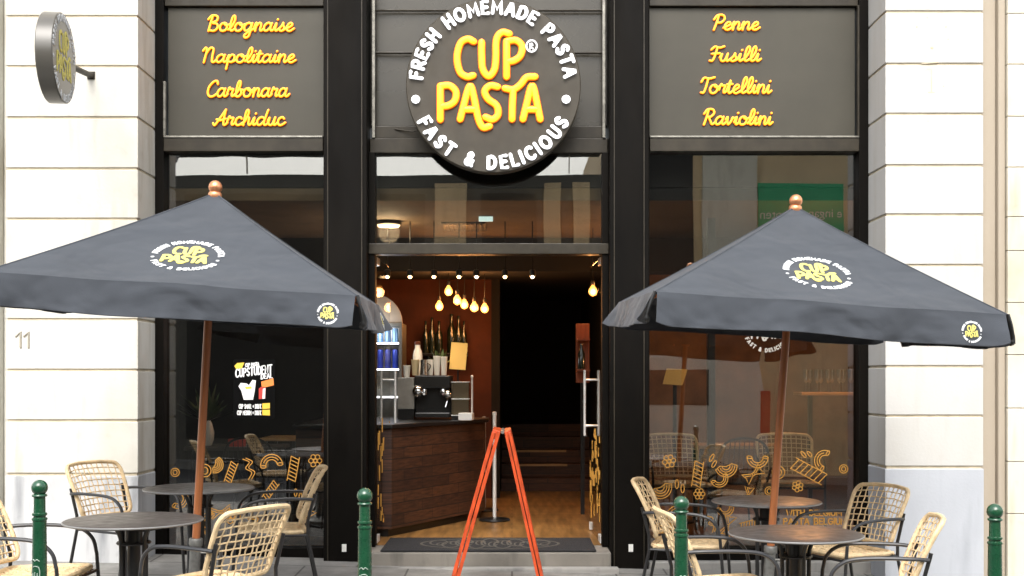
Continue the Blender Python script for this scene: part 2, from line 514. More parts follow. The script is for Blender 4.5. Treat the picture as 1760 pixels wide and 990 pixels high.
M['vanglass'] = mat('van_dark_glass', (.01, .01, .012), .1)
M['rubber'] = mat('rubber', (.015, .015, .015), .8)
M['taillamp'] = mat('red_lens', (.4, .01, .01), .2)
M['poster'] = mat('poster_black', (.004, .004, .004), .9, spec=.05)
M['poster_white'] = mat('poster_white_print', (.8, .8, .8), .6)
M['poster_yellow'] = mat('poster_yellow_print', (.85, .55, .06), .6)
M['poster_orange'] = mat('poster_orange_print', (.8, .25, .05), .6)

# ------------------------------------------------------------------ stroke lettering
def arc(cx, cy, rx, ry, a0, a1, n=10):
    return [(cx + rx * math.cos(rad(a0 + (a1 - a0) * k / n)), cy + ry * math.sin(rad(a0 + (a1 - a0) * k / n))) for k in range(n + 1)]

def sm(*p): return [(q.x, q.y) for q in smooth_pts([(a, b, 0) for a, b in p], 5)]

CAPS = {
 'A': (.78, [[(0, 0), (.36, 1), (.42, 1), (.78, 0)], [(.16, .34), (.62, .34)]]),
 'B': (.62, [[(0, 0), (0, 1)], [(0, 1), (.3, 1)] + arc(.3, .76, .25, .24, 90, -90, 6) + [(0, .52)], [(0, .52), (.34, .52)] + arc(.34, .26, .28, .26, 90, -90, 6) + [(0, 0)]]),
 'C': (.72, [arc(.42, .5, .42, .5, 48, 312, 14)]),
 'D': (.7, [[(0, 0), (0, 1), (.25, 1)] + arc(.25, .5, .45, .5, 90, -90, 10) + [(0, 0)]]),
 'E': (.55, [[(.55, 1), (0, 1), (0, 0), (.55, 0)], [(0, .52), (.46, .52)]]),
 'F': (.52, [[(.52, 1), (0, 1), (0, 0)], [(0, .52), (.44, .52)]]),
 'G': (.76, [arc(.42, .5, .42, .5, 48, 340, 14) + [(.82, .45), (.5, .45)]]),
 'H': (.66, [[(0, 0), (0, 1)], [(.66, 0), (.66, 1)], [(0, .5), (.66, .5)]]),
 'I': (.06, [[(.03, 0), (.03, 1)]]),
 'K': (.62, [[(0, 0), (0, 1)], [(.6, 1), (.05, .48), (.62, 0)]]),
 'L': (.5, [[(0, 1), (0, 0), (.5, 0)]]),
 'M': (.86, [[(0, 0), (.06, 1), (.43, .3), (.8, 1), (.86, 0)]]),
 'N': (.68, [[(0, 0), (0, 1), (.68, 0), (.68, 1)]]),
 'O': (.86, [arc(.43, .5, .43, .5, 0, 360, 20)]),
 'P': (.6, [[(0, 0), (0, 1), (.32, 1)] + arc(.32, .73, .28, .27, 90, -90, 8) + [(0, .46)]]),
 'R': (.62, [[(0, 0), (0, 1), (.32, 1)] + arc(.32, .73, .28, .27, 90, -90, 8) + [(0, .46)], [(.3, .46), (.62, 0)]]),
 'S': (.6, [sm((.56, .86), (.32, 1), (.06, .82), (.12, .6), (.45, .44), (.58, .22), (.34, 0), (.02, .14))]),
 'T': (.66, [[(0, 1), (.66, 1)], [(.33, 1), (.33, 0)]]),
 'U': (.66, [[(0, 1), (0, .35)] + arc(.33, .33, .33, .33, 180, 360, 8) + [(.66, 1)]]),
 'W': (.95, [[(0, 1), (.24, 0), (.475, .8), (.71, 0), (.95, 1)]]),
 '&': (.72, [sm((.7, 0), (.22, .62), (.2, .88), (.38, 1), (.54, .86), (.42, .64), (.08, .34), (.1, .08), (.34, 0), (.6, .16), (.7, .42))]),
 '+': (.4, [[(.2, .25), (.2, .75)], [(0, .5), (.4, .5)]]),
 '1': (.3, [[(0, .74), (.28, 1), (.28, 0)]]),
 ' ': (.42, []),
}

def caps_line(text, gap=.3):
    x = 0; res = []
    for ch in text:
        wd, st = CAPS[ch]
        for s in st: res.append([(x + p[0], p[1]) for p in s])
        x += wd + gap
    return res, x - gap

def caps_in(text, x0, x1, y0, y1, gap=.3):
    st, wd = caps_line(text, gap)
    return [[(x0 + p[0] / wd * (x1 - x0), y0 + p[1] * (y1 - y0)) for p in s] for s in st]

def caps_on_arc(text, r, h, a0, a1, outside=True, gap=.34):
    """letters standing on a circle, from angle a0 to a1 (degrees)"""
    _, W = caps_line(text, gap)
    res = []; x = 0
    for ch in text:
        wd, st = CAPS[ch]
        a = rad(a0 + (a1 - a0) * (x + wd / 2) / W)
        ux, uy = (math.sin(a), -math.cos(a)) if outside else (-math.sin(a), math.cos(a))   # letter's right
        vx, vy = (math.cos(a), math.sin(a)) if outside else (-math.cos(a), -math.sin(a))   # letter's up
        cx, cy = r * math.cos(a), r * math.sin(a)
        for s in st:
            q = []
            for p in s:
                lx, ly = (p[0] - wd / 2) * h * .85, (p[1] - .5) * h
                q.append((cx + ux * lx + vx * ly, cy + uy * lx + vy * ly))
            res.append(q)
        x += wd + gap
    return res

def cr3(pts):   # logo strokes read off as sign-local units
    return [((x / 3 + 600 - 848) / 150, -(y / 3 - 147) / 150) for x, y in pts]

def smc(*p): return sm(*cr3(p))

LOGO_YELLOW = [
 smc((643, 218), (612, 205), (575, 228), (558, 300), (572, 372), (608, 398), (640, 392)),
 smc((684, 222), (684, 290), (690, 360), (720, 396), (750, 360), (757, 290), (757, 235), (766, 192), (792, 170), (826, 178)),
 cr3([(812, 398), (812, 218)]),
 smc((812, 216), (860, 212), (890, 240), (884, 288), (850, 316), (814, 320)),
 cr3([(472, 618), (472, 448)]),
 smc((472, 446), (520, 444), (552, 476), (546, 522), (514, 546), (474, 550)),
 smc((574, 616), (596, 530), (618, 455), (632, 455), (650, 530), (666, 610), (690, 658), (724, 652)),
 cr3([(596, 566), (648, 566)]),
 smc((766, 450), (728, 444), (700, 472), (716, 512), (760, 546), (768, 592), (740, 618), (704, 606)),
 smc((840, 616), (842, 540), (846, 466)),
 smc((804, 458), (846, 464), (884, 438), (914, 402), (958, 398)),
 smc((896, 616), (916, 535), (936, 455), (950, 455), (968, 535), (984, 616)),
 cr3([(912, 566), (970, 566)]),
]
RING_TOP = caps_on_arc('FRESH HOMEMADE PASTA', .885, .135, 175, 6)
RING_BOT = caps_on_arc('FAST & DELICIOUS', .885, .135, 206, 334, outside=False)
REG = [arc(.436, .442, .060, .066, 0, 360, 16), [(.417, .412), (.417, .47), (.442, .47), (.45, .45), (.417, .44), (.452, .412)]]
DOTS = [[(-.885, -.165)], [(.83, -.165)]]

def logo(mb_y, mb_w, F, size, hy=.041, hw=.021, d=.01, n=6, small=False):
    S = lambda st: [(p[0] * size, p[1] * size) for p in st]
    for s in LOGO_YELLOW: mb_y.stroke(S(s), hy * size, d, F, n)
    for s in RING_TOP + RING_BOT: mb_w.stroke(S(s), hw * size, d * .8, F, n)
    for s in DOTS: mb_w.stroke(S(s), .050 * size, d * .8, F, 8)
    if not small:
        for s in REG: mb_w.stroke(S(s), .009 * size, d * .6, F, n)

# cursive (one stroke set per letter, x-height 1)
BOWL = [(.76, .8), (.5, 1.0), (.2, .85), (.05, .45), (.18, .06), (.45, .06), (.7, .4), (.82, .97)]
CUR = {
 'a': (1.12, [BOWL, [(.82, .97), (.76, .4), (.86, .05), (1.05, .1), (1.2, .32)]]),
 'o': (1.0, [[(.5, 1), (.2, .9), (.05, .5), (.2, .08), (.5, .0), (.76, .2), (.8, .6), (.6, .96), (.45, .92), (.58, .74), (.85, .72), (1.08, .85)]]),
 'l': (.62, [[(0, .15), (.3, .55), (.52, 1.3), (.42, 1.88), (.22, 1.7), (.15, 1.0), (.18, .3), (.36, .02), (.68, .28)]]),
 'g': (1.1, [BOWL, [(.82, .97), (.78, .2), (.7, -.6), (.4, -.85), (.2, -.6), (.5, -.2), (1.15, .3)]]),
 'n': (1.0, [[(0, .5), (.12, .97), (.2, .9), (.17, 0)], [(.18, .5), (.42, .95), (.64, .95), (.7, .6), (.68, .2), (.8, .02), (1.06, .3)]]),
 'i': (.5, [[(0, .3), (.19, .97), (.17, .25), (.3, .02), (.56, .3)], [(.25, 1.42), (.26, 1.45)]]),
 's': (.78, [[(0, .15), (.3, .62), (.42, 1.05), (.45, .72), (.62, .4), (.5, .06), (.25, .02), (.12, .2)], [(.5, .06), (.84, .3)]]),
 'e': (.82, [[(.0, .25), (.35, .45), (.62, .72), (.52, .98), (.28, .92), (.1, .5), (.2, .1), (.5, .0), (.88, .3)]]),
 'p': (.95, [[(0, .4), (.15, .97), (.14, .2), (.12, -.85)], [(.14, .5), (.4, .97), (.7, .85), (.75, .4), (.55, .05), (.25, .1)], [(.55, .05), (1.0, .3)]]),
 't': (.62, [[(.0, .3), (.26, 1.55), (.2, .6), (.25, .1), (.42, .02), (.68, .3)], [(-.05, 1.05), (.5, 1.1)]]),
 'r': (.82, [[(0, .4), (.15, 1.1), (.3, .88), (.6, .9), (.52, .4), (.6, .05), (.88, .3)]]),
 'b': (.95, [[(0, .1), (.3, .6), (.48, 1.4), (.38, 1.88), (.2, 1.6), (.15, .7), (.2, .1), (.5, .02), (.74, .4), (.6, .85), (.4, .8)], [(.6, .85), (1.02, .78)]]),
 'c': (.8, [[(.65, .8), (.45, 1.0), (.15, .8), (.08, .4), (.25, .03), (.55, .05), (.86, .32)]]),
 'h': (1.0, [[(0, .1), (.3, .6), (.48, 1.4), (.38, 1.88), (.2, 1.6), (.16, 0)], [(.17, .5), (.42, .95), (.62, .9), (.65, .3), (.78, .02), (1.05, .3)]]),
 'd': (1.15, [BOWL[:-1] + [(.8, .6)], [(.98, 1.88), (.84, .9), (.78, .3), (.9, .03), (1.1, .1), (1.25, .32)]]),
 'u': (1.02, [[(0, .5), (.15, .97), (.12, .3), (.3, .02), (.55, .15), (.72, .97)], [(.72, .97), (.7, .25), (.82, .02), (1.08, .3)]]),
 'v': (.95, [[(0, .6), (.15, .97), (.2, .4), (.35, .02), (.6, .4), (.7, .9), (.78, .78), (1.02, .85)]]),
 'B': (1.3, [[(.36, 1.8), (.28, 1.0), (.2, 0)], [(-.05, 1.45), (.3, 1.92), (.85, 1.82), (.9, 1.3), (.45, 1.0), (.95, .88), (1.1, .4), (.8, .02), (.35, .06)]]),
 'N': (1.45, [[(-.1, 1.5), (.12, 1.9), (.28, 1.5), (.22, 0)], [(.27, 1.1), (.6, 1.85), (.95, 1.72), (.98, .8), (1.05, .12), (1.25, .05), (1.5, .32)]]),
 'C': (1.15, [[(1.05, 1.5), (.9, 1.88), (.5, 1.75), (.12, 1.1), (.12, .4), (.4, .02), (.8, .08), (1.18, .4)]]),
 'A': (1.35, [[(-.1, .25), (.12, .0), (.5, .8), (.98, 1.92)], [(.98, 1.92), (.95, .8), (1.02, .1), (1.2, .05), (1.4, .32)], [(.2, .72), (.55, .6), (1.15, .8)]]),
 'P': (1.1, [[(.35, 1.82), (.28, .9), (.15, 0)], [(-.05, 1.35), (.25, 1.88), (.8, 1.88), (1.02, 1.4), (.75, .95), (.35, .92)]]),
 'F': (.95, [[(.5, 1.75), (.45, .9), (.3, .1), (.02, .08)], [(-.05, 1.5), (.25, 1.88), (.7, 1.74), (1.15, 1.92)], [(.1, .95), (.85, 1.02)]]),
 'T': (.95, [[(.6, 1.75), (.55, .9), (.4, .1), (.12, .08)], [(-.05, 1.35), (.18, 1.84), (.7, 1.74), (1.25, 1.9)]]),
 'R': (1.3, [[(.35, 1.82), (.28, .9), (.15, 0)], [(-.05, 1.35), (.25, 1.88), (.8, 1.88), (1.02, 1.45), (.75, 1.0), (.4, .95)], [(.5, .95), (.8, .4), (1.02, .04), (1.36, .32)]]),
}

def cursive(word):
    x = 0; res = []
    for ch in word:
        wd, st = CUR[ch]
        for s in st:
            q = smooth_pts([(x + a + b * .17, b, 0) for a, b in s], 5)
            res.append([(p.x, p.y) for p in q])
        x += wd
    return res

# ================================================================== SETTING
def sheet(name, x0, x1, y0, y1, dz, m, nx=1, thick=0):
    mb = MB()
    v = [(x0, y0, ground(x0, y0) + dz), (x1, y0, ground(x1, y0) + dz), (x1, y1, ground(x1, y1) + dz), (x0, y1, ground(x0, y1) + dz)]
    if thick:
        v2 = [(a, b, c - thick) for a, b, c in v]
        mb.add(v + v2, [(0, 1, 2, 3), (7, 6, 5, 4), (0, 4, 5, 1), (1, 5, 6, 2), (2, 6, 7, 3), (3, 7, 4, 0)])
    else: mb.add(v, [(0, 1, 2, 3)])
    o = mb.build(name, m)
    return tag(o, kind='structure')

sheet('road', -120, 120, -120, 120, -.14, M['road'])
sheet('pavement', -14, 14, 4.75, 9.7, 0, M['pave'], thick=.3)
sheet('opposite_pavement', -14, 14, -4.5, -3.2, 0, M['pave'], thick=.3)

YG = 9.42      # glass line of the shopfront
YP = 8.92      # front of the stone pillars
FL = .12       # shop floor

# ------------------------------------------------------------------ stone pillars
def pillar(label, x0, x1, joints, m, mpl, reveal_side, mpl_h):
    t = thing('stone_pillar', label, 'pillar', ((x0 + x1) / 2, YP, ground((x0 + x1) / 2, YP)))
    mb = MB()
    j = joints
    g = .010
    for a, b in zip(j[:-1], j[1:]): mb.box(x0, x1, YP, 9.62, a + g, b - g)
    mb.build('block_courses', m, t, bevel=.005)
    core = MB()
    core.box(x0 + .011, x1 - .011, YP + .011, 9.60, j[0] - .02, j[-1])
    core.build('joint_core', M['groove'], t)
    pl = MB(); pl.box(x0 - .004, x1 + .004, YP - .004, 9.62, -.3, j[0] - .012)
    pl.build('plinth', mpl, t, bevel=.008)
    return t

jl = [.744, 1.154, 1.542, 1.93, 2.314, 2.70, 3.086, 3.478, 3.87, 4.254, 4.64, 5.03, 5.42, 5.81]
jr = [.798, 1.19, 1.569, 1.957, 2.345, 2.733, 3.11, 3.505, 3.888, 4.29, 4.68, 5.07, 5.46, 5.81]
tp = pillar('cream stone pillar with the number 11 and a stained plinth, left of the shopfront', -3.88, -2.868, jl, M['stone_l'], M['plinth_l'], 1, .744)
mb = MB()
F = plane_frame((-3.80, YP - .003, 1.717), (1, 0, 0), (0, 0, 1))
for k in (0, .062): mb.stroke([(k, .085), (k + .034, .118), (k + .034, 0)], .0085, .006, F, 8)
mb.build('house_number', M['digit'], tp)
tq = pillar('white stone pillar with a blue-grey plinth, right of the shopfront', 2.863, 3.613, jr, M['stone_r'], M['plinth'], -1, .798)
mb = MB()
for (px, py, r) in ((1602, 82, .012), (1576, 46, .007), (1626, 46, .007), (1594, 30, .006), (1630, 67, .006), (1595, 208, .005), (1622, 148, .005)):
    c = P(px, py, YP); mb.lathe([(r * .4, -.002), (r, .0), (r * .9, .004)], 10, (0, 0, 0))
    for i in range(len(mb.v) - 30, len(mb.v)):
        q = mb.v[i]; mb.v[i] = Vector((c.x + q.x, YP - .001 - q.z * .3, c.z + q.y))
mb.build('old_screw_holes', M['groove'], tq)
mb = MB(); F = plane_frame((0, YP - .0005, 0), (1, 0, 0), (0, 0, 1))
for st in ([(1601, 120), (1601, 158)], [(1596, 159), (1606, 159)], [(1585, 109), (1612, 107)], [(1601, 119), (1594, 119)]):
    mb.stroke([(XX(a, YP), ZZ(b, YP)) for a, b in st], .005, .0006, F, 6)
mb.build('old_sign_trace', M['groove'], tq)

t = thing('neighbouring_facade', 'beige strip and cream stone block wall at the far right edge', 'building', (4.4, YP, -.15))
mb = MB(); mb.box(3.615, 3.742, 9.0, 9.6, -.4, 5.8); mb.build('beige_strip', M['beige'], t, bevel=.01)
mb = MB(); mb.box(3.744, 3.80, 8.96, 9.6, -.4, 5.8); mb.build('edge_strip', M['beige'], t, bevel=.012)
mb = MB()
zz = [-.4, .44, .84, 1.25, 1.66, 2.06, 2.46, 2.72, 3.1, 3.49, 3.89, 4.28, 4.68, 5.1, 5.8]
for i, (a, b) in enumerate(zip(zz[:-1], zz[1:])):
    xs = [3.802, 4.3 + .25 * (i % 2), 5.2, 6.2, 7.5, 9]
    for c, d in zip(xs[:-1], xs[1:]): mb.box(c + .002, d - .002, 8.93, 9.6, a + .0025, b - .0025)
mb.build('block_wall', M['neighbour'], t, bevel=.004)
t = thing('neighbouring_facade', 'narrow sliver of pale wall at the far left edge beside the numbered pillar', 'building', (-5, YP, .1))
mb = MB(); mb.box(-3.925, -3.882, 8.99, 9.6, -.4, 5.8); mb.build('recess_strip', M['stone_l'], t, bevel=.008)
mb = MB(); mb.box(-9, -3.93, YP, 9.6, -.4, 5.8); mb.build('wall', M['stone_l'], t, bevel=.008)

# ------------------------------------------------------------------ shopfront
XL0, XL1 = -2.866, -1.494      # left bay
XC0, XC1 = -1.152, .776        # doorway
XR0, XR1 = 1.084, 2.861        # right bay
shop = thing('shopfront', 'black and bronze shopfront with glazed bays and an open double door', 'shopfront', (0, 9.4, 0))
for (a, b) in ((-1.494, -1.152), (.776, 1.084)):
    mb = MB(); mb.box(a, b, 9.22, 9.9, -.25, 5.8)
    col = mb.build('column', M['black'], shop, bevel=.006)
    mb = MB()
    mb.box(a + .030, a + .038, 9.214, 9.219, -.02, 5.8); mb.box(b - .042, b - .034, 9.214, 9.219, -.02, 5.8)
    mb.build('trim_strip', M['bronze'], col)
    mb = MB(); cx = a + (.165 if a < 0 else .165); mb.box(cx - .018, cx + .018, 9.210, 9.219, .105, .165)
    mb.build('name_tag', M['white'], col, bevel=.002)
# upper wall and roof line above the picture
mb = MB(); mb.box(-3.95, 9, 9.05, 9.9, 5.82, 9.0); mb.box(-9, -3.95, 9.05, 9.9, 5.82, 9.0)
mb.build('upper_wall', M['stone_l'], shop)
mb = MB(); mb.box(XL0, XR1, 9.5, 9.62, 4.6, 5.8); mb.build('upper_panel', M['panel'], shop)

def bay(x0, x1, label_, decals, ww0, ww1):
    """frame with pane; z from the sill to the bar under the menu panel"""
    fr = MB()
    fr.box(x0, x0 + ww0, 9.34, 9.50, .02, 4.6)
    fr.box(x1 - ww1, x1, 9.34, 9.50, .02, 4.6)
    fr.box(x0 + ww0 + .001, x1 - ww1 - .001, 9.345, 9.50, .02, .115)
    wdw = fr.build('window', M['black'], shop, bevel=.004)
    for ya, za, zb in ((9.33, 3.30, 3.405), (9.36, 4.475, 4.6)):
        b2 = MB(); b2.box(x0 + ww0 + .002, x1 - ww1 - .002, ya, 9.50, za, zb)
        b2.build('cross_bar', M['bronze'], wdw, bevel=.005)
    b3 = MB(); b3.box(x0 + ww0 + .004, x1 - ww1 - .004, 9.322, 9.352, 3.408, 3.422)
    b3.build('bead', M['bronze_light'], wdw, bevel=.003)
    pn = MB(); pn.box(x0 + ww0 - .005, x1 - ww1 + .005, YG, YG + .012, .11, 3.305)
    pn.build('pane', M['glass'], wdw)
    return wdw

winL = bay(XL0, XL1, '', None, .07, .02)
winR = bay(XR0, XR1, '', None, .02, .075)
for (xa, xb, za) in ((XL0 + .07, XL0 + .088, 3.42), (XR1 - .09, XR1 - .076, 3.42)):
    mb = MB(); mb.box(xa, xb, 9.325, 9.36, za + .004, 4.47 if xa > 0 else 3.86)
    mb.build('side_bead', M['bronze_light'] if xa < 0 else M['bronze'], winL if xa < 0 else winR, bevel=.003)

# centre: back panel, beams, transom window, head bar
mb = MB(); mb.box(XC0, XC1, 9.50, 9.6, 3.54, 4.6); mb.build('back_panel', M['panel_c'], shop)
mb = MB()
mb.box(XC0 + .02, XC1 - .02, 9.44, 9.499, 3.425, 3.525); mb.build('beam', M['bronze'], shop, bevel=.005)
mb = MB(); mb.box(XC0 + .004, XC1 - .004, 9.40, 9.52, 3.30, 3.418); mb.build('beam', M['bronze'], shop, bevel=.005)
mb = MB()
for z in (4.125, 4.47): mb.tube([(XC0 + .03, 9.46, z), (XC1 - .03, 9.46, z)], .011, 8)
mb.tube([(XC0 + .2, 9.44, 3.50), (-.8, 9.40, 3.47), (-.62, 9.38, 3.53)], .006, 6)
mb.build('mounting_rail', M['bronze'], shop)
for x in (XC0 + .034, XC1 - .034):
    mb = MB(); mb.box(x - .012, x + .012, 9.385, 9.439, 3.42, 4.6); mb.build('upright', M['bronze_light'], shop, bevel=.003)
mb = MB(); mb.box(XC0, XC1, 9.345, 9.50, 2.478, 2.563); hb = mb.build('head_bar', M['bronze'], shop, bevel=.005)
mb = MB()
mb.box(XC0, XC0 + .05, 9.36, 9.49, 2.565, 3.298); mb.box(XC1 - .05, XC1, 9.36, 9.49, 2.565, 3.298)
tw = mb.build('transom_window', M['black'], shop, bevel=.004)
mb = MB(); mb.box(XC0 + .045, XC1 - .045, YG, YG + .012, 2.56, 3.302); mb.build('pane', M['glass'], tw)
for xa in (XC0, XC1 - .05):
    mb = MB(); mb.box(xa, xa + .05, 9.36, 9.49, FL + .003, 2.476); mb.build('door_jamb', M['black'], shop, bevel=.004)

# ---- pasta drawings
def d_flower():
    r = [arc(0, 0, .22, .22, 0, 360, 10)]
    for k in range(6):
        a = k * 60; r.append(arc(.58 * math.cos(rad(a)), .58 * math.sin(rad(a)), .3, .3, a + 180, a + 540, 12))
    return r
def d_shell():
    r = [arc(0, .3, q, q * 1.05, 195, 345, 12) for q in (.35, .55, .75, .95)]
    return r + [[(-.95, .1), (-.5, .35), (0, .2), (.5, .35), (.95, .1)]]
def d_twist():
    r = [[(-1, -.34), (1, -.34)], [(-1, .34), (1, .34)]]
    for k in range(7): x = -1 + k * .3; r.append([(x, -.34), (x + .2, .34)])
    return r
def d_macaroni():
    return [arc(0, 0, .95, .95, 10, 190, 16), arc(0, 0, .5, .5, 10, 190, 12), arc(.72, .12, .24, .12, 0, 360, 10), arc(-.72, -.12, .24, .12, 0, 360, 10), arc(0, 0, .72, .72, 40, 160, 10)]
def d_bow():
    return [[(-1, .6), (-.2, .14), (.2, .14), (1, .6), (.85, 0), (1, -.6), (.2, -.14), (-.2, -.14), (-1, -.6), (-.85, 0), (-1, .6)], [(-.1, .12), (-.1, -.12)], [(.1, .12), (.1, -.12)], [(-.85, .25), (-.3, 0)], [(.85, .25), (.3, 0)]]
def d_ring(): return [arc(0, 0, .9, .9, 0, 360, 16), arc(0, 0, .45, .5, 0, 360, 12)]
def d_grain(): return [arc(-.35, .3, .22, .6, 0, 360, 12), arc(.4, -.3, .22, .55, 0, 360, 12)]
def d_wave(): return [sm((-.3, 1), (.25, .6), (-.2, .1), (.3, -.4), (-.1, -1)), sm((.0, 1.05), (.55, .6), (.1, .1), (.6, -.4), (.2, -1))]
DRAW = dict(flower=d_flower, shell=d_shell, twist=d_twist, macaroni=d_macaroni, bow=d_bow, ring=d_ring, grain=d_grain, wave=d_wave)

def decal(kind, px, py, r, rot, parent, O=None):
    s = r * YG / FPX
    c = P(px, py, YG - .002)
    a = rad(rot)
    F = plane_frame(c, (math.cos(a), 0, math.sin(a)), (-math.sin(a), 0, math.cos(a)))
    mb = MB()
    for st in DRAW[kind](): mb.stroke([(p[0] * s, p[1] * s) for p in st], .0043, .0012, F, 6)
    return mb.build('pasta_drawing', M['decal'], parent)

for a in (('flower', 1150, 793, 13, 10), ('twist', 1199, 815, 22, 82), ('grain', 1225, 792, 12, -30), ('shell', 1249, 806, 20, 12), ('macaroni', 1236, 822, 16, 200),
          ('shell', 1137, 842, 21, 25), ('grain', 1168, 836, 13, 0), ('flower', 1202, 849, 11, 0), ('macaroni', 1246, 872, 16, 185), ('bow', 1295, 815, 17, 35),
          ('macaroni', 1302, 786, 19, 170), ('twist', 1390, 810, 30, -28), ('grain', 1386, 781, 11, 40), ('macaroni', 1418, 792, 19, 60), ('ring', 1450, 806, 8, 0),
          ('flower', 1371, 836, 11, 20), ('ring', 1322, 844, 8, 0), ('bow', 1286, 851, 14, 80), ('ring', 1338, 812, 12, 0), ('bow', 1250, 903, 18, 70), ('twist', 1288, 901, 16, 15), ('wave', 1221, 901, 14, 20), ('macaroni', 1165, 888, 20, 40), ('shell', 1140, 905, 16, 0)):
    decal(*a, winR)
for a in (('ring', 301, 812, 8, 0), ('ring', 352, 809, 12, 0), ('shell', 373, 800, 15, 70), ('twist', 397, 812, 18, 70), ('wave', 426, 806, 18, 10), ('macaroni', 467, 800, 20, 0), ('twist', 504, 806, 21, 80),
          ('flower', 542, 792, 13, 0), ('twist', 465, 843, 17, 55), ('macaroni', 306, 857, 18, 230), ('bow', 380, 880, 17, 10), ('flower', 400, 888, 15, 0), ('macaroni', 360, 900, 20, 60), ('bow', 528, 890, 16, 60), ('grain', 512, 850, 11, 0), ('wave', 440, 905, 18, 30)):
    decal(*a, winL)
F = plane_frame((0, YG - .002, 0), (1, 0, 0), (0, 0, 1))
mb = MB()
for txt, x0, x1, y0, y1 in (('WITH BELGIUM', 1352, 1446, 886, 877), ('PASTA BELGIUM', 1347, 1454, 901, 891)):
    for st in caps_in(txt, XX(x0, YG), XX(x1, YG), ZZ(y0, YG), ZZ(y1, YG), .28): mb.stroke(st, .0065, .0012, F, 6)
mb.build('window_lettering', M['decal'], winR)
mby, mbw = MB(), MB()
c = P(1318, 564, YG - .002)
F = plane_frame(c, (1, 0, 0), (0, 0, 1))
logo(mby, mbw, F, 43 * YG / FPX, .045, .024, .0012, 6, True)
mby.mi = 1
o = len(mby.v)
mix = MB(); mix.v = mbw.v + mby.v; mix.f = mbw.f + [[i + len(mbw.v) for i in f] for f in mby.f]; mix.m = [0] * len(mbw.f) + [1] * len(mby.f)
mix.build('window_emblem', [M['decal_grey'], M['decal_grey']], winR)

# ---- glass doors, folded open into the shop
def glass_door(xh, sx, ang):
    """hinge at xh, opened about ninety degrees; local x along the leaf"""
    a = rad(ang)
    ux, uy = math.cos(a), math.sin(a)
    H = Vector((xh, 9.50, FL + .01))
    def L(u, v, h): return H + Vector((ux, uy, 0)) * u + Vector((-uy, ux, 0)) * v + Vector((0, 0, h))
    def lbox(mb, u0, u1, v0, v1, h0, h1):
        pts = [L(u, v, h) for h in (h0, h1) for (u, v) in ((u0, v0), (u1, v0), (u1, v1), (u0, v1))]
        mb.add(pts, [(3, 2, 1, 0), (4, 5, 6, 7), (0, 1, 5, 4), (1, 2, 6, 5), (2, 3, 7, 6), (3, 0, 4, 7)])
    mb = MB(); lbox(mb, 0, .90, -.006, .006, .0, 2.34)
    d = mb.build('glass_door', M['door_glass'], shop)
    mb = MB()
    for v in (-.062, .062): mb.tube([L(.80, v, .84), L(.80, v, 1.42)], .011, 10)
    for h in (.93, 1.335): mb.tube([L(.80, -.062, h), L(.80, .062, h)], .010, 8)
    mb.build('handle', M['satin'], d, smooth=True)
    for q in ((.0, .16, -.016, .016, .0, .06), (.0, .16, -.016, .016, 2.28, 2.34), (.86, .902, -.014, .014, .0, .07)):
        mb = MB(); lbox(mb, *q); mb.build('patch_fitting', M['satin'], d, bevel=.003)
    mb = MB()
    side = 1 if ang > 90 else -1
    random.seed(int(ang * 10))
    for k in range(40):
        u = .10 + .76 * (k % 10) / 9.5; h = random.uniform(.12, .92); l = random.uniform(.05, .13)
        p = [L(u + random.uniform(-.02, .02) * q, -.010 if ang < 90 else .010, h + l * q) for q in (0, .5, 1)]
        mb.tube(p, .005, 5)
    mb.build('pasta_pattern', M['decal'], d)
    return d
glass_door(XC0 + .036, 1, 88.6)
glass_door(XC1 - .04, -1, 92.2)

# ---- step, sill stones, floor, shell
mb = MB(); mb.box(XC0 + .002, XC1 - .002, 9.08, 9.5, -.3, FL - .002)
tag(mb.build('door_step', M['step'], None, bevel=.012, loc=(-.19, 9.2, 0)), 'worn grey stone step in front of the open doorway', 'step')
mb = MB(); mb.box(XC0 - .03, XC1 + .05, 8.98, 9.078, -.3, .012)
tag(mb.build('step_edge', M['sillstone'], None, bevel=.01, loc=(-.19, 9.0, 0)), 'pale stone edging along the foot of the door step', 'kerb')
for x0, x1, lb in ((XL0, XL1, 'pale stone sill under the left window bay'), (XR0, XR1, 'pale stone sill under the right window bay')):
    mb = MB(); mb.box(x0 + .002, x1 - .002, 9.26, 9.6, -.3, .016)
    tag(mb.build('stone_sill', M['sillstone'], None, bevel=.01, loc=((x0 + x1) / 2, 9.3, 0)), lb, 'sill')
mb = MB(); mb.box(-3.6, 3.9, 9.505, 17, -.1, FL); tag(mb.build('shop_floor', M['floor']), kind='structure')
mb = MB(); mb.box(-3.6, .95, 9.63, 12.2, 2.95, 3.05); tag(mb.build('front_ceiling', M['ceil']), kind='structure')
mb = MB(); mb.box(.951, 3.9, 9.63, 12.2, 2.95, 3.05); tag(mb.build('darkened_ceiling', M['darkceil']), kind='structure')  # rest of the tan ceiling; its black colour stands in for shade
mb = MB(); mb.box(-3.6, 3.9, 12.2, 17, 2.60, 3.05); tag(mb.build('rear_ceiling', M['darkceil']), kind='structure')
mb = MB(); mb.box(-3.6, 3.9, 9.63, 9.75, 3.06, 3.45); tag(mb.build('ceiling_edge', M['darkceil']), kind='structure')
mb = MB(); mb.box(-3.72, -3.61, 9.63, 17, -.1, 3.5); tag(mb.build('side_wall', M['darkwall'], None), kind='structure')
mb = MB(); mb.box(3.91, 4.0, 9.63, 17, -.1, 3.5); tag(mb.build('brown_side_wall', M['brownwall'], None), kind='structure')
mb = MB(); mb.box(-1.9, -.235, 13.2, 13.3, FL + .001, 2.6); tag(mb.build('red_wall', M['redwall'], None, loc=(-1, 13.2, FL)), 'rust red wall lit by the hanging bulbs behind the counter', 'wall')
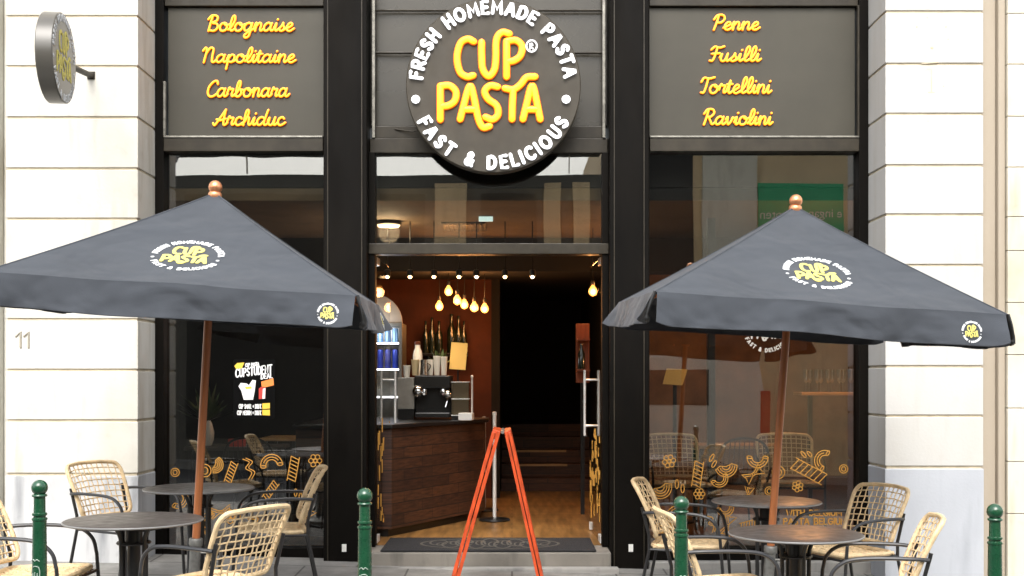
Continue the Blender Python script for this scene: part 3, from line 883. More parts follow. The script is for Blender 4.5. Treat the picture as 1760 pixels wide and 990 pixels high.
mb = MB(); mb.box(-3.6, -1.9, 12.6, 12.7, FL + .001, 3.0); tag(mb.build('dark_wall', M['darkwall'], None), kind='structure')
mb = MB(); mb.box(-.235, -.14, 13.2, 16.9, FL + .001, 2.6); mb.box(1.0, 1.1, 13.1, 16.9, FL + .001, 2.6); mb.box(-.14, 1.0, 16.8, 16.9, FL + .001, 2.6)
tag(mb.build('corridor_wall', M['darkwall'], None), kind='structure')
mb = MB(); mb.box(1.1, 3.9, 12.6, 12.7, FL + .001, 3.0); tag(mb.build('brown_wall', M['brownwall'], None, loc=(2.5, 12.6, FL)), 'warm brown rear wall seen through the right window bay', 'wall')

# ------------------------------------------------------------------ menu panels
def menu_panel(x0, x1, label, words):
    t = thing('menu_sign', label, 'sign', ((x0 + x1) / 2, 9.40, 3.42))
    mb = MB(); mb.box(x0, x1, 9.395, 9.49, 3.428, 4.47)
    mb.build('panel', M['panel'], t, bevel=.003)
    for word, a, b, base, top in words:
        st = cursive(word)
        xs = [p[0] for s in st for p in s]
        mn, mx = min(xs), max(xs)
        Y = 9.378
        X0, X1 = XX(a, Y), XX(b, Y)
        z0, z1 = ZZ(base, Y), ZZ(top, Y)
        F = plane_frame((0, Y, 0), (1, 0, 0), (0, 0, 1))
        mbk = MB(); mbf = MB()
        for s in st:
            q = [(X0 + (p[0] - mn) / (mx - mn) * (X1 - X0), z0 + p[1] / 1.88 * (z1 - z0)) for p in s]
            mbf.stroke(q, .0074, .005, F, 8)
            mbk.stroke(q, .0112, .006, lambda u, v, h: Vector((u, Y + .010 - h * .6, v)), 6)
        lt = mbf.build('lettering', M['neon'], t, smooth=True)
        mbk.build('letter_backing', M['neon_edge'], lt)
    return t
menu_panel(XL0 + .09, XL1 - .022, 'grey panel with four sauce names in yellow script, above the left window',
           [('Bolognaise', 358, 505, 53, 27), ('Napolitaine', 349, 508, 107, 82), ('Carbonara', 357, 497, 166, 139), ('Archiduc', 366, 490, 215, 189)])
menu_panel(XR0 + .022, XR1 - .092, 'grey panel with four pasta names in yellow script, above the right window',
           [('Penne', 1227, 1306, 51, 26), ('Fusilli', 1220, 1308, 105, 80), ('Tortellini', 1205, 1326, 160, 133), ('Raviolini', 1210, 1328, 214, 188)])

# ------------------------------------------------------------------ round sign over the door
YS = 9.10
sc = P(848, 147, YS)
t = thing('round_sign', 'big round dark sign with lit yellow and white letters over the door', 'sign', (sc.x, YS, sc.z))
R = 150.5 * YS / FPX
mb = MB()
N = 72
prof = [(R * .2, 0), (R - .008, 0), (R, .008), (R, .085), (R - .008, .093), (R * .2, .093)]
vs = []; fs = []
for r, y in prof:
    for k in range(N): vs.append((sc.x + r * math.cos(2 * PI * k / N), YS + y, sc.z + r * math.sin(2 * PI * k / N)))
for i in range(len(prof) - 1):
    for k in range(N): fs.append((i * N + k, i * N + (k + 1) % N, (i + 1) * N + (k + 1) % N, (i + 1) * N + k))
fs.append(tuple(range(N))); fs.append(tuple((len(prof) - 1) * N + k for k in range(N)))
mb.add(vs, fs)
disc = mb.build('disc', M['signface'], t, smooth=True)
F = plane_frame((sc.x, YS - .022, sc.z), (1, 0, 0), (0, 0, 1))
mby, mbw = MB(), MB()
logo(mby, mbw, F, R, .0355, .0200, .012, 8)
mby.build('yellow_lettering', M['neon'], t, smooth=True)
mbw.build('white_lettering', M['white_letter'], t, smooth=True)
mbe = MB()
for s in LOGO_YELLOW:
    mbe.stroke([(p[0] * R, p[1] * R) for p in s], .045 * R, .010, lambda u, v, h: Vector((sc.x + u, YS - .009 - h, sc.z + v)), 8)
mbe.build('letter_returns', M['neon_edge'], t, smooth=True)
mb = MB()
for dx in (-.4, .4): mb.box(sc.x + dx - .02, sc.x + dx + .02, YS + .094, 9.45, 4.0, 4.04); mb.box(sc.x + dx - .02, sc.x + dx + .02, YS + .094, 9.40, 3.45, 3.49)
mb.build('bracket', M['bronze'], t)

# ------------------------------------------------------------------ projecting sign on the left pillar
ctr = Vector((-3.15, 8.19, 3.73))
t = thing('projecting_sign', 'small round dark sign projecting from the left stone pillar on a bracket', 'sign', (-3.22, YP, 3.78))
ang = rad(6.5)
dv = Vector((-math.sin(ang), math.cos(ang), 0))      # along the face, away from the camera
nv = Vector((math.cos(ang), math.sin(ang), 0))       # face normal (to the right)
R2 = .312
mb = MB(); vs = []; fs = []
prof = [(.05, 0), (R2 - .006, 0), (R2, -.006), (R2, -.110), (R2 - .006, -.116), (.05, -.116)]
for r, h in prof:
    for k in range(56):
        a = 2 * PI * k / 56
        vs.append(ctr + dv * (r * math.cos(a)) + Vector((0, 0, r * math.sin(a))) + nv * h)
for i in range(len(prof) - 1):
    for k in range(56): fs.append((i * 56 + k, i * 56 + (k + 1) % 56, (i + 1) * 56 + (k + 1) % 56, (i + 1) * 56 + k))
fs.append(tuple(range(56))); fs.append(tuple((len(prof) - 1) * 56 + k for k in range(56)))
mb.add(vs, fs); mb.build('disc', M['signrim'], t, smooth=True)
F = plane_frame(ctr + nv * .001, dv, (0, 0, 1))
mby, mbw = MB(), MB(); logo(mby, mbw, F, R2, .046, .022, .004, 6)
mby.build('yellow_lettering', M['print_yellow'], t); mbw.build('white_lettering', M['print_white'], t)
mb = MB(); p0 = ctr + dv * (R2 - .02) + Vector((0, 0, .03)) - nv * .05; p1 = Vector((-3.225, YP + .02, 3.80))
mb.tube([p0, p1], .022, 10)
mb.build('bracket_arm', M['bronze'], t, smooth=True)
mb = MB(); mb.box(p1.x - .03, p1.x + .03, YP - .008, YP + .01, p1.z - .03, p1.z + .03); mb.build('bracket_plate', M['bronze'], t, bevel=.003)

# ------------------------------------------------------------------ parasols
def emblem_on(parent, F, size, hy, hw, d, name='emblem'):
    mby, mbw = MB(), MB()
    logo(mby, mbw, F, size, hy, hw, d, 6, True)
    mix = MB(); mix.v = mbw.v + mby.v
    mix.f = mbw.f + [[i + len(mbw.v) for i in f] for f in mby.f]; mix.m = [0] * len(mbw.f) + [1] * len(mby.f)
    return mix.build(name, [M['print_white'], M['print_yellow']], parent)

def parasol(label, base, lean_x, lean_y, rot, emb_x, seed, H=.56):
    rnd = random.Random(seed)
    t = thing('parasol', label, 'parasol', base, 0, 'dark cafe parasols', world=False)
    t.rotation_euler = (lean_y, lean_x, rot)
    a = .965; ze = 2.005
    ph = rnd.uniform(0, 6)
    def cz(x, y):       # front panel, y from -a to 0
        d = min(1, max(1e-4, -y / a)); s = max(-1, min(1, x / (a * d)))
        return ze + H * (1 - d) + .035 * (1 - d) ** 3 - .030 * math.sin(PI * d) * (1 - s * s) + .006 * math.sin(7 * x + ph) * d * (1 - s * s)
    mb = MB()
    nd, ns = 18, 24
    for q in range(4):
        Rq = Matrix.Rotation(q * PI / 2, 3, 'Z')
        vs, fs = [], []
        for i in range(nd + 1):
            d = .03 + .97 * i / nd
            for k in range(ns + 1):
                s = -1 + 2 * k / ns
                x, y = s * a * d, -a * d
                vs.append(Rq @ Vector((x, y, cz(x, y))))
        for i in range(nd):
            for k in range(ns):
                b = i * (ns + 1) + k
                fs.append((b, b + ns + 1, b + ns + 2, b + 1))
        mb.add(vs, fs)
    me_can = mb.build('canopy', M['canopy'], t, smooth=True, solid=-.003)
    # seams along the ridges
    sb = MB()
    for q in range(4):
        Rq = Matrix.Rotation(q * PI / 2, 3, 'Z')
        pts = [Rq @ Vector((a * d, -a * d, cz(a * d, -a * d) + .002)) for d in [.03 + .97 * i / 14 for i in range(15)]]
        sb.tube(pts, .006, 6)
    sb.build('seam', M['canopy'], me_can, smooth=True)
    # valance flaps, one per side
    for q in range(4):
        Rq = Matrix.Rotation(q * PI / 2, 3, 'Z')
        mb = MB(); vs, fs = [], []
        n1, n2 = 60, 8
        p1, p2, p3 = [rnd.uniform(0, 6) for _ in range(3)]
        def vpt(s, tt, h=0):
            edge = min(1, (1 - abs(s)) * 9)
            x = s * (a - .012)
            wav = .020 * math.sin(5.2 * s + p1) + .010 * math.sin(13 * s + p2) + .005 * math.sin(27 * s + 5 * tt + p3) + .004 * math.sin(41 * s - 7 * tt + p1)
            flare = .035 * tt + wav * tt ** 1.3 + (1 - edge) * .045 * tt
            drop = (.176 + .007 * math.sin(4 * s + p2)) * (1 - .12 * (1 - edge) ** 2)
            return Rq @ Vector((x, -a - .002 - flare - h, ze + .003 - drop * tt + .004 * math.sin(7 * s + ph) * (1 - s * s)))
        for i in range(n2 + 1):
            for k in range(n1 + 1): vs.append(vpt(-1 + 2 * k / n1, i / n2))
        for i in range(n2):
            for k in range(n1):
                b = i * (n1 + 1) + k; fs.append((b, b + n1 + 1, b + n1 + 2, b + 1))
        mb.add(vs, fs)
        va = mb.build('valance', M['canopy'], t, smooth=True, solid=-.003)
        hem = MB(); hem.tube([vpt(-1 + 2 * k / n1, 1.0) for k in range(n1 + 1)], .004, 5); hem.build('hem', M['canopy'], va, smooth=True)
        if q in (0, 1):
            def FV(u, v, h, vpt=vpt):
                return vpt(emb_x + u / a, .60 - v / .176, .007 + h)
            emblem_on(va, FV, .060, .062, .044, .0012)
    # big emblem on the front panel
    for q in (0,):
        Rq = Matrix.Rotation(q * PI / 2, 3, 'Z')
        sl = math.atan2(H, a)
        def FC(u, v, h, Rq=Rq):
            y = -a * .665 + v * math.cos(sl); x = u
            return Rq @ (Vector((x, y, cz(x, y))) + Vector((0, -math.sin(sl), math.cos(sl))) * (h + .006))
        emblem_on(me_can, FC, .205, .060, .033, .0015)
    for cx, cy in ((-a, -a), (a, -a)):
        mb = MB(); mb.tube(bent([(cx * 1.0, cy * 1.0, ze + .005), (cx * 1.02, cy * 1.012, ze - .06), (cx * 1.035, cy * 1.01, ze - .13), (cx * 1.028, cy * 1.0, ze - .165)]), [.010] * 13 + [.014, .016, .016, .014, .010, .006], 6)
        mb.build('tie_strap', M['plastic_black'], t, smooth=True)
    # finial, pole, sleeve, base, ribs
    mb = MB()
    zt = ze + H + .012
    mb.lathe([(r * 1.32, z) for r, z in [(.026, zt - .02), (.030, zt), (.031, zt + .02), (.027, zt + .030), (.022, zt + .034), (.029, zt + .044), (.031, zt + .060), (.029, zt + .076), (.022, zt + .09), (.012, zt + .099), (.001, zt + .102)]], 20)
    mb.build('finial', M['copper'], t, smooth=True)
    mb = MB(); mb.lathe([(.024, .10), (.024, ze + H + .0)], 18); mb.build('pole', M['pole'], t, smooth=True)
    mb = MB(); mb.lathe([(.034, .05), (.034, .46), (.040, .462), (.042, .475), (.042, .50), (.038, .506), (.027, .508)], 18)
    mb.tube([(.03, 0, .42), (.075, 0, .42)], .008, 8)
    mb.build('sleeve', M['sleeve'], t, smooth=True)
    mb = MB(); mb.lathe([(.27, .0), (.28, .01), (.28, .05), (.26, .065), (.06, .075), (.04, .09)], 36); mb.build('base', M['sleeve'], t, smooth=True)
    mb = MB(); mb.lathe([(.045, ze + H - .10), (.045, ze + H - .04)], 14); hub = mb.build('hub', M['pole'], t)
    mb = MB(); mb.lathe([(.042, ze - .12), (.042, ze - .05)], 14); mb.build('runner', M['pole'], t)
    for k in range(8):
        an = k * PI / 4 + PI / 4
        e = a * (math.sqrt(2) if k % 2 == 0 else 1) - .02
        dirv = Vector((math.cos(an), math.sin(an), 0))
        lo = .022 if k % 2 == 0 else .05
        mb = MB(); mb.tube([dirv * .04 + Vector((0, 0, ze + H - .07)), dirv * e + Vector((0, 0, ze - lo))], .010, 6)
        rb = mb.build('rib', M['pole'], t)
        mb = MB(); mb.tube([dirv * .04 + Vector((0, 0, ze - .09)), dirv * e * .5 + Vector((0, 0, ze + H * .5 - .06))], .008, 6); mb.build('strut', M['pole'], rb)
    return t
PB = (-1.955, 7.10)
parasol('charcoal parasol with a round emblem over the left terrace tables', (PB[0], PB[1], ground(*PB)), rad(3.5), rad(1.9), rad(3.3), .86, 3)
PB = (1.60, 7.36)
parasol('charcoal parasol with a round emblem over the right terrace tables', (PB[0], PB[1], ground(*PB)), rad(3.7), rad(1.9), rad(.6), .80, 11, .60)

# ------------------------------------------------------------------ cafe chairs

def make_chair(label, group, rattan):
    t = thing('wicker_chair', label, 'chair', (0, 0, 0), 0, group, world=False)
    BH = .36
    def B(s, q):      # back surface: s across -1..1, q upward 0..1
        wdt = .222 + .022 * q
        return Vector((s * wdt, -.205 - .10 * q - .045 * q * q + .045 * s * s, .50 + BH * q - .018 * (abs(s) ** 3) * q))
    # rim of the backrest
    rim = []
    cr = .16
    def corner(cs, cq, a0, a1):
        return [B(cs + cr * 1.1 * math.cos(rad(a0 + (a1 - a0) * k / 5)), cq + cr * math.sin(rad(a0 + (a1 - a0) * k / 5))) for k in range(6)]
    e = 1 - cr * 1.1
    rim += corner(e, 1 - cr, 0, 90) + [B(.4, 1), B(0, 1), B(-.4, 1)] + corner(-e, 1 - cr, 90, 180) + [B(-1, .6), B(-1, .3)] + corner(-e, cr, 180, 270) + [B(-.4, 0), B(0, 0), B(.4, 0)] + corner(e, cr, 270, 360) + [B(1, .3), B(1, .6)]
    mb = MB(); mb.tube(rim, .0135, 8, closed=True)
    br = mb.build('backrest_rim', rattan, t, smooth=True)
    mb = MB()
    nv, nh = 11, 9
    for k in range(1, nv):
        s = -1 + 2 * k / nv
        mb.tube([B(s, q / 8) + Vector((0, .004 * (-1) ** (q + k), 0)) for q in range(9)], .0042, 5)
    for k in range(1, nh):
        q = k / nh
        mb.tube([B(-1 + 2 * j / 10, q) + Vector((0, -.004 * (-1) ** (j + k), 0)) for j in range(11)], .0042, 5)
    mb.build('backrest_weave', rattan, t)
    # seat
    mb = MB()
    sw, sy0, sy1, rr = .235, -.20, .245, .07
    outl = []
    for cx, cy, a0 in ((sw - rr, sy1 - rr, 0), (-sw + rr, sy1 - rr, 90), (-sw + rr + .02, sy0 + rr, 180), (sw - rr - .02, sy0 + rr, 270)):
        for k in range(6): outl.append((cx + rr * math.cos(rad(a0 + 18 * k)), cy + rr * math.sin(rad(a0 + 18 * k))))
    def SZ(x, y): return .45 - .02 * (1 - (x / sw) ** 2) + .012 * max(0, y / sy1)
    for k in range(22):
        x = -sw + .02 + (2 * sw - .04) * k / 21
        mb.tube([Vector((x, sy0 + .01 + (sy1 - sy0 - .02) * j / 8, SZ(x, 0) + .005 * (-1) ** (j + k))) for j in range(9)], .010, 5)
    for k in range(16):
        y = sy0 + .015 + (sy1 - sy0 - .03) * k / 15
        mb.tube([Vector((-sw + .01 + (2 * sw - .02) * j / 12, y, SZ(-sw + 2 * sw * j / 12, 0) - .005 * (-1) ** (j + k))) for j in range(13)], .0075, 5)
    seat = mb.build('seat', rattan, t)
    mb = MB()
    ol = [Vector((x, y, SZ(sw, y) - .004)) for x, y in outl]
    mb.tube(ol, .016, 8, closed=True)
    for k in range(0, len(ol)):       # wrapped binding
        pass
    mb.build('seat_rim', rattan, seat, smooth=True)
    # steel frame
    for sx in (-1, 1):
        arm = bent([(sx * .243, -.250, .665), (sx * .268, -.16, .672), (sx * .278, .02, .672), (sx * .276, .15, .655), (sx * .272, .222, .60), (sx * .270, .245, .52)])
        mb = MB(); mb.tube(arm, .0105, 8); mb.build('armrest', M['arm'], t, smooth=True)
        mb = MB(); mb.tube([(sx * .270, .245, .522), (sx * .268, .262, .30), (sx * .266, .285, .006)], .0105, 8); mb.build('leg', M['blackmetal'], t, smooth=True)
        mb = MB(); mb.tube([(sx * .234, -.262, .70), (sx * .226, -.215, .52), (sx * .226, -.215, .42), (sx * .245, -.30, .006)], .0105, 8); mb.build('leg', M['blackmetal'], t, smooth=True)
    mb = MB()
    mb.tube([(-.268, .25, .428), (.268, .25, .428)], .009, 6); mb.tube([(-.226, -.21, .428), (.226, -.21, .428)], .009, 6)
    for sx in (-1, 1): mb.tube([(sx * .226, -.21, .426), (sx * .268, .25, .426)], .009, 6)
    mb.build('seat_frame', M['blackmetal'], t, smooth=True)
    return t

CH = [
 (-2.54, 6.15, (1, -.02), 'wicker armchair cut by the left edge of the photo, behind the leftmost bollard'),
 (-2.64, 7.95, (.90, -.44), 'wicker armchair against the numbered stone pillar, turned to the left tables'),
 (-1.54, 6.02, (-.84, .54), 'wicker armchair in the left foreground seen from behind its open woven back'),
 (-1.62, 7.92, (-.97, -.22), 'wicker armchair facing left in front of the black column left of the door'),
 (1.16, 7.76, (.96, -.25), 'wicker armchair facing right in front of the black column right of the door'),
 (1.13, 6.32, (.985, .10), 'wicker armchair half hidden behind the green bollard right of the door'),
 (2.19, 7.60, (-.90, -.44), 'wicker armchair turned to the left beside the plinth of the white stone pillar'),
 (1.93, 6.22, (-.975, .20), 'wicker armchair in the right foreground facing left, before the blue-grey plinth'),
]
proto = None
for i, (x, y, d, lb) in enumerate(CH):
    if proto is None:
        proto = make_chair(lb, 'wicker armchairs on the terrace', M['rattan']); o = proto
    else: o = copy_tree(proto)
    o['label'] = lb
    o.location = (x, y, ground(x, y)); o.rotation_euler = (0, 0, math.atan2(-d[0], d[1]))
for x, y, d, lb in ((1.43, 10.05, (.1, -1), 'wicker armchair inside the right window, nearer to the doorway'), (2.40, 10.1, (-.1, -1), 'wicker armchair inside the right window, nearer to the white pillar')):
    o = copy_tree(proto); o['label'] = lb; o['group'] = 'wicker armchairs inside the window'
    o.location = (x, y, FL); o.rotation_euler = (0, 0, math.atan2(-d[0], d[1]))

def wire_chair(label, x, y, rz):
    t = thing('wire_chair', label, 'chair', (x, y, FL), rz, 'black wire chairs inside the windows', world=False)
    mb = MB(); mb.tube(bent([(-.23, -.2, .46), (-.24, -.25, .62), (-.17, -.29, .80), (0, -.31, .85), (.17, -.29, .80), (.24, -.25, .62), (.23, -.2, .46)]), .011, 8)
    mb.build('back_hoop', M['blackmetal'], t, smooth=True)
    mb = MB()
    for k in range(9):
        u = -.18 + .045 * k
        mb.tube([(u * .8, -.19, .46), (u, -.27, .62), (u * .92, -.30, .84 - 1.6 * u * u)], .004, 5)
    mb.build('back_spindles', M['blackmetal'], t)
    mb = MB(); mb.lathe([(.2, .44), (.215, .45), (.21, .465), (.05, .468)], 24); mb.build('seat', M['blackmetal'], t, smooth=True)
    for sx, sy in ((-1, -1), (1, -1), (-1, 1), (1, 1)):
        mb = MB(); mb.tube([(sx * .15, sy * .15, .45), (sx * .21, sy * .22, .004)], .010, 7); mb.build('leg', M['blackmetal'], t)
wire_chair('black wire chair with a hooped back inside the right window', 1.95, 10.2, .1)
wire_chair('black wire chair with a hooped back inside the left window', -2.22, 10.25, -.15)

# ------------------------------------------------------------------ tables
def make_table(label):
    t = thing('bistro_table', label, 'table', (0, 0, 0), 0, 'round bistro tables on the terrace', world=False)
    mb = MB(); mb.lathe([(.1, .722), (.348, .722), (.357, .726), (.360, .732), (.358, .738), (.352, .740), (.1, .7405)], 64)
    mb.build('tabletop', M['tabletop'], t, smooth=True)
    mb = MB(); mb.lathe([(.3602, .7265), (.3625, .7285), (.3628, .733), (.3602, .7365)], 64); mb.build('rim', M['tableedge'], t, smooth=True)
    mb = MB(); mb.lathe([(.034, .02), (.034, .60), (.045, .61), (.045, .68), (.036, .70), (.12, .712), (.12, .7215)], 20); mb.build('column', M['blackmetal'], t, smooth=True)
    mb = MB()
    mb.tube([(.083 * math.cos(2 * PI * k / 24), .083 * math.sin(2 * PI * k / 24), .20) for k in range(24)], .008, 6, closed=True)
    mb.build('ring', M['blackmetal'], t)
    mb = MB()
    mb.tube([(.083 * math.cos(2 * PI * k / 24), .083 * math.sin(2 * PI * k / 24), .615) for k in range(24)], .008, 6, closed=True)
    for k in range(4):
        a = k * PI / 2
        mb.tube([(0, 0, .615), (.083 * math.cos(a), .083 * math.sin(a), .615)], .008, 6)
    mb.build('collar', M['blackmetal'], t)
    for k in range(4):
        a = k * PI / 2 + .35
        c, s = math.cos(a), math.sin(a)
        mb = MB(); mb.tube([Vector((r * c, r * s, z)) for r, z in smoothrz([(.125, .715), (.092, .66), (.083, .6), (.083, .35), (.09, .18), (.14, .06), (.27, .012)])], .0115, 8)
        mb.build('leg', M['blackmetal'], t, smooth=True)
    return t
def smoothrz(p): return [(q.x, q.y) for q in smooth_pts([(a, b, 0) for a, b in p], 4)]
TB = [(-2.025, 6.23, 'round grey-brown bistro table in the left foreground in front of the parasol pole'), (-2.075, 7.72, 'round dark bistro table behind the parasol pole, by the left window'),
      (1.545, 6.34, 'round grey-brown bistro table in the right foreground in front of the parasol pole'), (1.70, 7.78, 'round dark bistro table behind the parasol pole, by the right window')]
proto_t = None
for x, y, lb in TB:
    o = make_table(lb) if proto_t is None else copy_tree(proto_t)
    proto_t = proto_t or o
    o['label'] = lb; o.location = (x, y, ground(x, y)); o.rotation_euler = (0, 0, x * 2)

# ------------------------------------------------------------------ bollards
def make_bollard(label):
    t = thing('bollard', label, 'bollard', (0, 0, 0), 0, 'green bollards along the pavement edge', world=False)
    mb = MB()
    mb.lathe([(.058, -.05), (.058, .06), (.052, .075), (.050, .16), (.042, .175), (.0365, .20), (.0335, .52), (.0335, .535), (.0295, .868), (.0300, .872), (.0255, .90), (.0245, .985), (.027, .988)], 24)
    mb.build('shaft', M['green'], t, smooth=True)
    for z, r in ((.884, .0315), (.906, .0305)):
        mb = MB(); mb.lathe([(r - .003, z - .007), (r + .001, z - .005), (r + .002, z), (r + .001, z + .005), (r - .003, z + .007)], 24); mb.build('ring', M['green'], t, smooth=True)
    mb = MB(); mb.lathe([(.024, .982), (.031, .984), (.033, .989), (.031, .994), (.024, .997)], 24); mb.build('collar', M['green'], t, smooth=True)
    mb = MB(); mb.ball((0, 0, 1.024), .0355, 12); mb.build('ball_finial', M['green'], t, smooth=True)
    mb = MB()
    def FB(u, v, h):
        r = .0325 + h; a = u / .0325
        return Vector((r * math.sin(a), -r * math.cos(a), .615 + v))
    for st in ([sm((-.018, .055), (-.021, .02), (-.012, -.03), (0, -.05), (.012, -.03), (.021, .02), (.018, .055), (0, .062), (-.018, .055))] +
               [sm((0, -.03), (-.002, .0), (0, .035)), sm((0, .0), (-.010, .012), (-.011, .03)), sm((0, .0), (.010, .012), (.011, .03)), sm((-.008, -.012), (0, -.02), (.008, -.012))] +
               [sm((-.02, .085), (-.008, .092), (0, .085), (.008, .092), (.02, .085))]):
        mb.stroke(st, .0022, .0026, FB, 6)
    mb.build('crest', M['crest'], t, smooth=True)
    return t
BL = [(68, 'green bollard at the left edge in front of the leftmost wicker chair'), (627, 'green bollard in front of the black column left of the door'),
      (1171, 'green bollard between the door and the right tables'), (1710, 'green bollard at the right edge before the beige strip')]
proto_b = None
for px, lb in BL:
    x = XX(px, 5.2)
    o = make_bollard(lb) if proto_b is None else copy_tree(proto_b)
    proto_b = proto_b or o
    o['label'] = lb; o.location = (x, 5.2, ground(x, 5.2)); o.rotation_euler = (0, 0, .12 * x)

# ------------------------------------------------------------------ A-board in front of the door
AX, AY = XX(864, 8.0), 7.75
t = thing('sandwich_board', 'orange-red sandwich board standing edge-on before the open door', 'sandwich board', (AX, AY, ground(AX, AY)))
zg = ground(AX, AY)
for s in (-1, 1):
    # each leaf leans out from the hinge; local u along the slope, v through the thickness
    top = Vector((AX + s * .012, 0, zg + 1.155)); bot = Vector((AX + s * (.335 if s < 0 else .268), 0, zg + .002))
    dn = (bot - top).normalized(); nn = Vector((-dn.z * s, 0, dn.x * s)) ; ln = (bot - top).length
    if nn.x * s < 0: nn = -nn
    def lp(u, v, y): return top + dn * u + nn * v + Vector((0, y, 0))
    def lb(mb, u0, u1, v0, v1, y0, y1):
        mb.add([lp(u, v, y) for y in (y0, y1) for (u, v) in ((u0, v0), (u1, v0), (u1, v1), (u0, v1))], [(3, 2, 1, 0), (4, 5, 6, 7), (0, 1, 5, 4), (1, 2, 6, 5), (2, 3, 7, 6), (3, 0, 4, 7)])
    mb = MB()
    th = .056 if s < 0 else .044
    for y in (AY, AY + .55):        # each upright is two slats with a shadow gap between them
        lb(mb, 0, ln, 0, th * .44, y, y + .05); lb(mb, .012, ln - .004, th * .56, th, y + .003, y + .047)
    lb(mb, .02, .05, th * .45, th * .55, AY + .006, AY + .594)
    lb(mb, 0, .06, .001, th - .001, AY + .051, AY + .549); lb(mb, ln - .16, ln - .10, .001, th - .001, AY + .051, AY + .549)
    fr = mb.build('board_frame', M['orange'], t, bevel=.006)
    mb = MB(); lb(mb, .061, ln - .161, .012, .024, AY + .051, AY + .549); mb.build('board_face', M['boardface'], fr)
mb = MB()
for y in (AY + .12, AY + .46): mb.tube([(AX, y - .04, zg + 1.15), (AX, y + .04, zg + 1.15)], .012, 8)
mb.build('hinge', M['steel'], t)

# ------------------------------------------------------------------ inside the shop
# door mat
t = thing('door_mat', 'black door mat with a pale scrolled print just inside the doorway', 'mat', (-.19, 9.5, FL))
mb = MB(); mb.box(-1.03, .66, 9.10, 9.84, FL + .002, FL + .012); mb.build('mat', M['mat'], t, bevel=.003)
mb = MB()
F = plane_frame((-.18, 9.48, FL + .0135), (1, 0, 0), (0, 1, 0))
for k in range(9):
    cx = -.42 + .105 * k
    r = .16 + .06 * math.cos((k - 4) * .5)
    mb.stroke(arc(cx, .05 * (-1) ** k, .07, r, 0, 330, 14), .010, .0015, F, 6)
    mb.stroke(arc(cx + .03, -.04 * (-1) ** k, .04, r * .6, 30, 300, 12), .008, .0015, F, 6)
mb.stroke(arc(0, 0, .56, .30, 0, 360, 40), .012, .0015, F, 6)
mb.build('print', M['matprint'], t)

# counter
t = thing('shop_counter', 'brown plank-clad serving counter left inside the doorway', 'counter', (-1.0, 10.8, FL))
poly = [(-1.03, 9.95), (-.27, 11.35), (-.27, 11.8), (-1.85, 11.8), (-1.85, 9.95)]
mb = MB(); mb.prism(poly, FL + .07, 1.05); mb.build('front', M['counterwood'], t)
mb = MB(); mb.prism([(-1.06, 9.98), (-.31, 11.36), (-.31, 11.78), (-1.83, 11.78), (-1.83, 9.98)], FL + .001, FL + .069); mb.build('kickboard', M['plastic_black'], t)
mb = MB(); mb.prism([(-1.02, 9.92), (-.23, 11.34), (-.23, 11.82), (-1.87, 11.82), (-1.87, 9.92)], 1.051, 1.085); mb.build('top', M['plastic_black'], t, bevel=.005)
CT = 1.086

# coffee machine
t = thing('coffee_machine', 'black and chrome coffee machine on the counter under the white cups', 'coffee machine', (-.86, 11.3, CT))
x0, x1, y0, y1 = XX(712, 11.05), XX(775, 11.05), 11.05, 11.5
mb = MB(); mb.box(x0, x1, y0 + .12, y1, CT + .02, CT + .42); mb.box(x0 + .005, x1 - .005, y0, y0 + .119, CT + .30, CT + .42); mb.box(x0 + .005, x1 - .005, y0 - .03, y0 + .119, CT + .02, CT + .07)
mb.build('body', M['plastic_black'], t, bevel=.012)
mb = MB(); mb.box(x0 - .16, x0 - .004, y0 + .03, y1, CT + .10, CT + .40); mb.build('steel_side', M['steel'], t, bevel=.004)
for k, dx in enumerate((.09, .27)):
    mb = MB(); mb.lathe([(.03, 0), (.035, .01), (.035, .05), (.03, .06)], 14, (x0 + dx, y0 + .04, CT + .235)); mb.tube([(x0 + dx, y0 + .01, CT + .26), (x0 + dx + .01, y0 - .10, CT + .245)], .012, 8)
    mb.build('group_head', M['chrome'], t, smooth=True)
mb = MB(); mb.ball((x0 + .035, y0 + .0, CT + .27), .06, 10); mb.build('gauge', M['chrome'], t, smooth=True)
mb = MB(); mb.tube(bent([(x1 - .02, y0 + .05, CT + .30), (x1 - .03, y0 - .03, CT + .2), (x1 - .05, y0 - .06, CT + .12)]), .009, 8); mb.ball((x1 - .03, y0 + .0, CT + .24), .045, 8)
mb.build('steam_wand', M['chrome'], t, smooth=True)
mb = MB()
for k in range(4): mb.tube([(x0 - .1, y0 + .1 + .11 * k, CT + .021), (x0 - .1, y0 + .1 + .11 * k, CT - .0)], .01, 6)
mb.box(x0 - .158, x0 - .006, y0 + .04, y1, CT + .0, CT + .098)
mb.build('foot', M['plastic_black'], t)
def cup(label, px, top, wpx, Y, m, group, zb=CT + .421):
    x = XX(px, Y); r = wpx * Y / FPX / 2; h = ZZ(top, Y) - zb
    mb = MB(); mb.lathe([(r * .72, 0), (r * .76, .004), (r, h - .008), (r * 1.06, h - .004), (r * 1.05, h), (r * .95, h), (r * .7, h * .4)], 18, (x, Y, zb))
    return tag(mb.build('cup', m, None, smooth=True, loc=(x, Y, zb)), label, 'cup', group)
ZC = CT + .421
for px, top, wd, m, lb in ((699, 628, 13, 'white', 'low white cup, leftmost on the coffee machine'), (714, 618, 14, 'cream', 'cream cup second from the left on the coffee machine'),
                       (740, 618, 11, 'white', 'white cup in the middle of the row on the coffee machine'), (751, 612, 12, 'white', 'tall white cup second from the right on the coffee machine'),
                       (763, 613, 12, 'white', 'tall white cup rightmost on the coffee machine')):
    zb = ZC if px > 710 else CT + .401
    cup(lb, px, top, wd, 11.28, M[m], 'cups on the coffee machine', zb + .001)
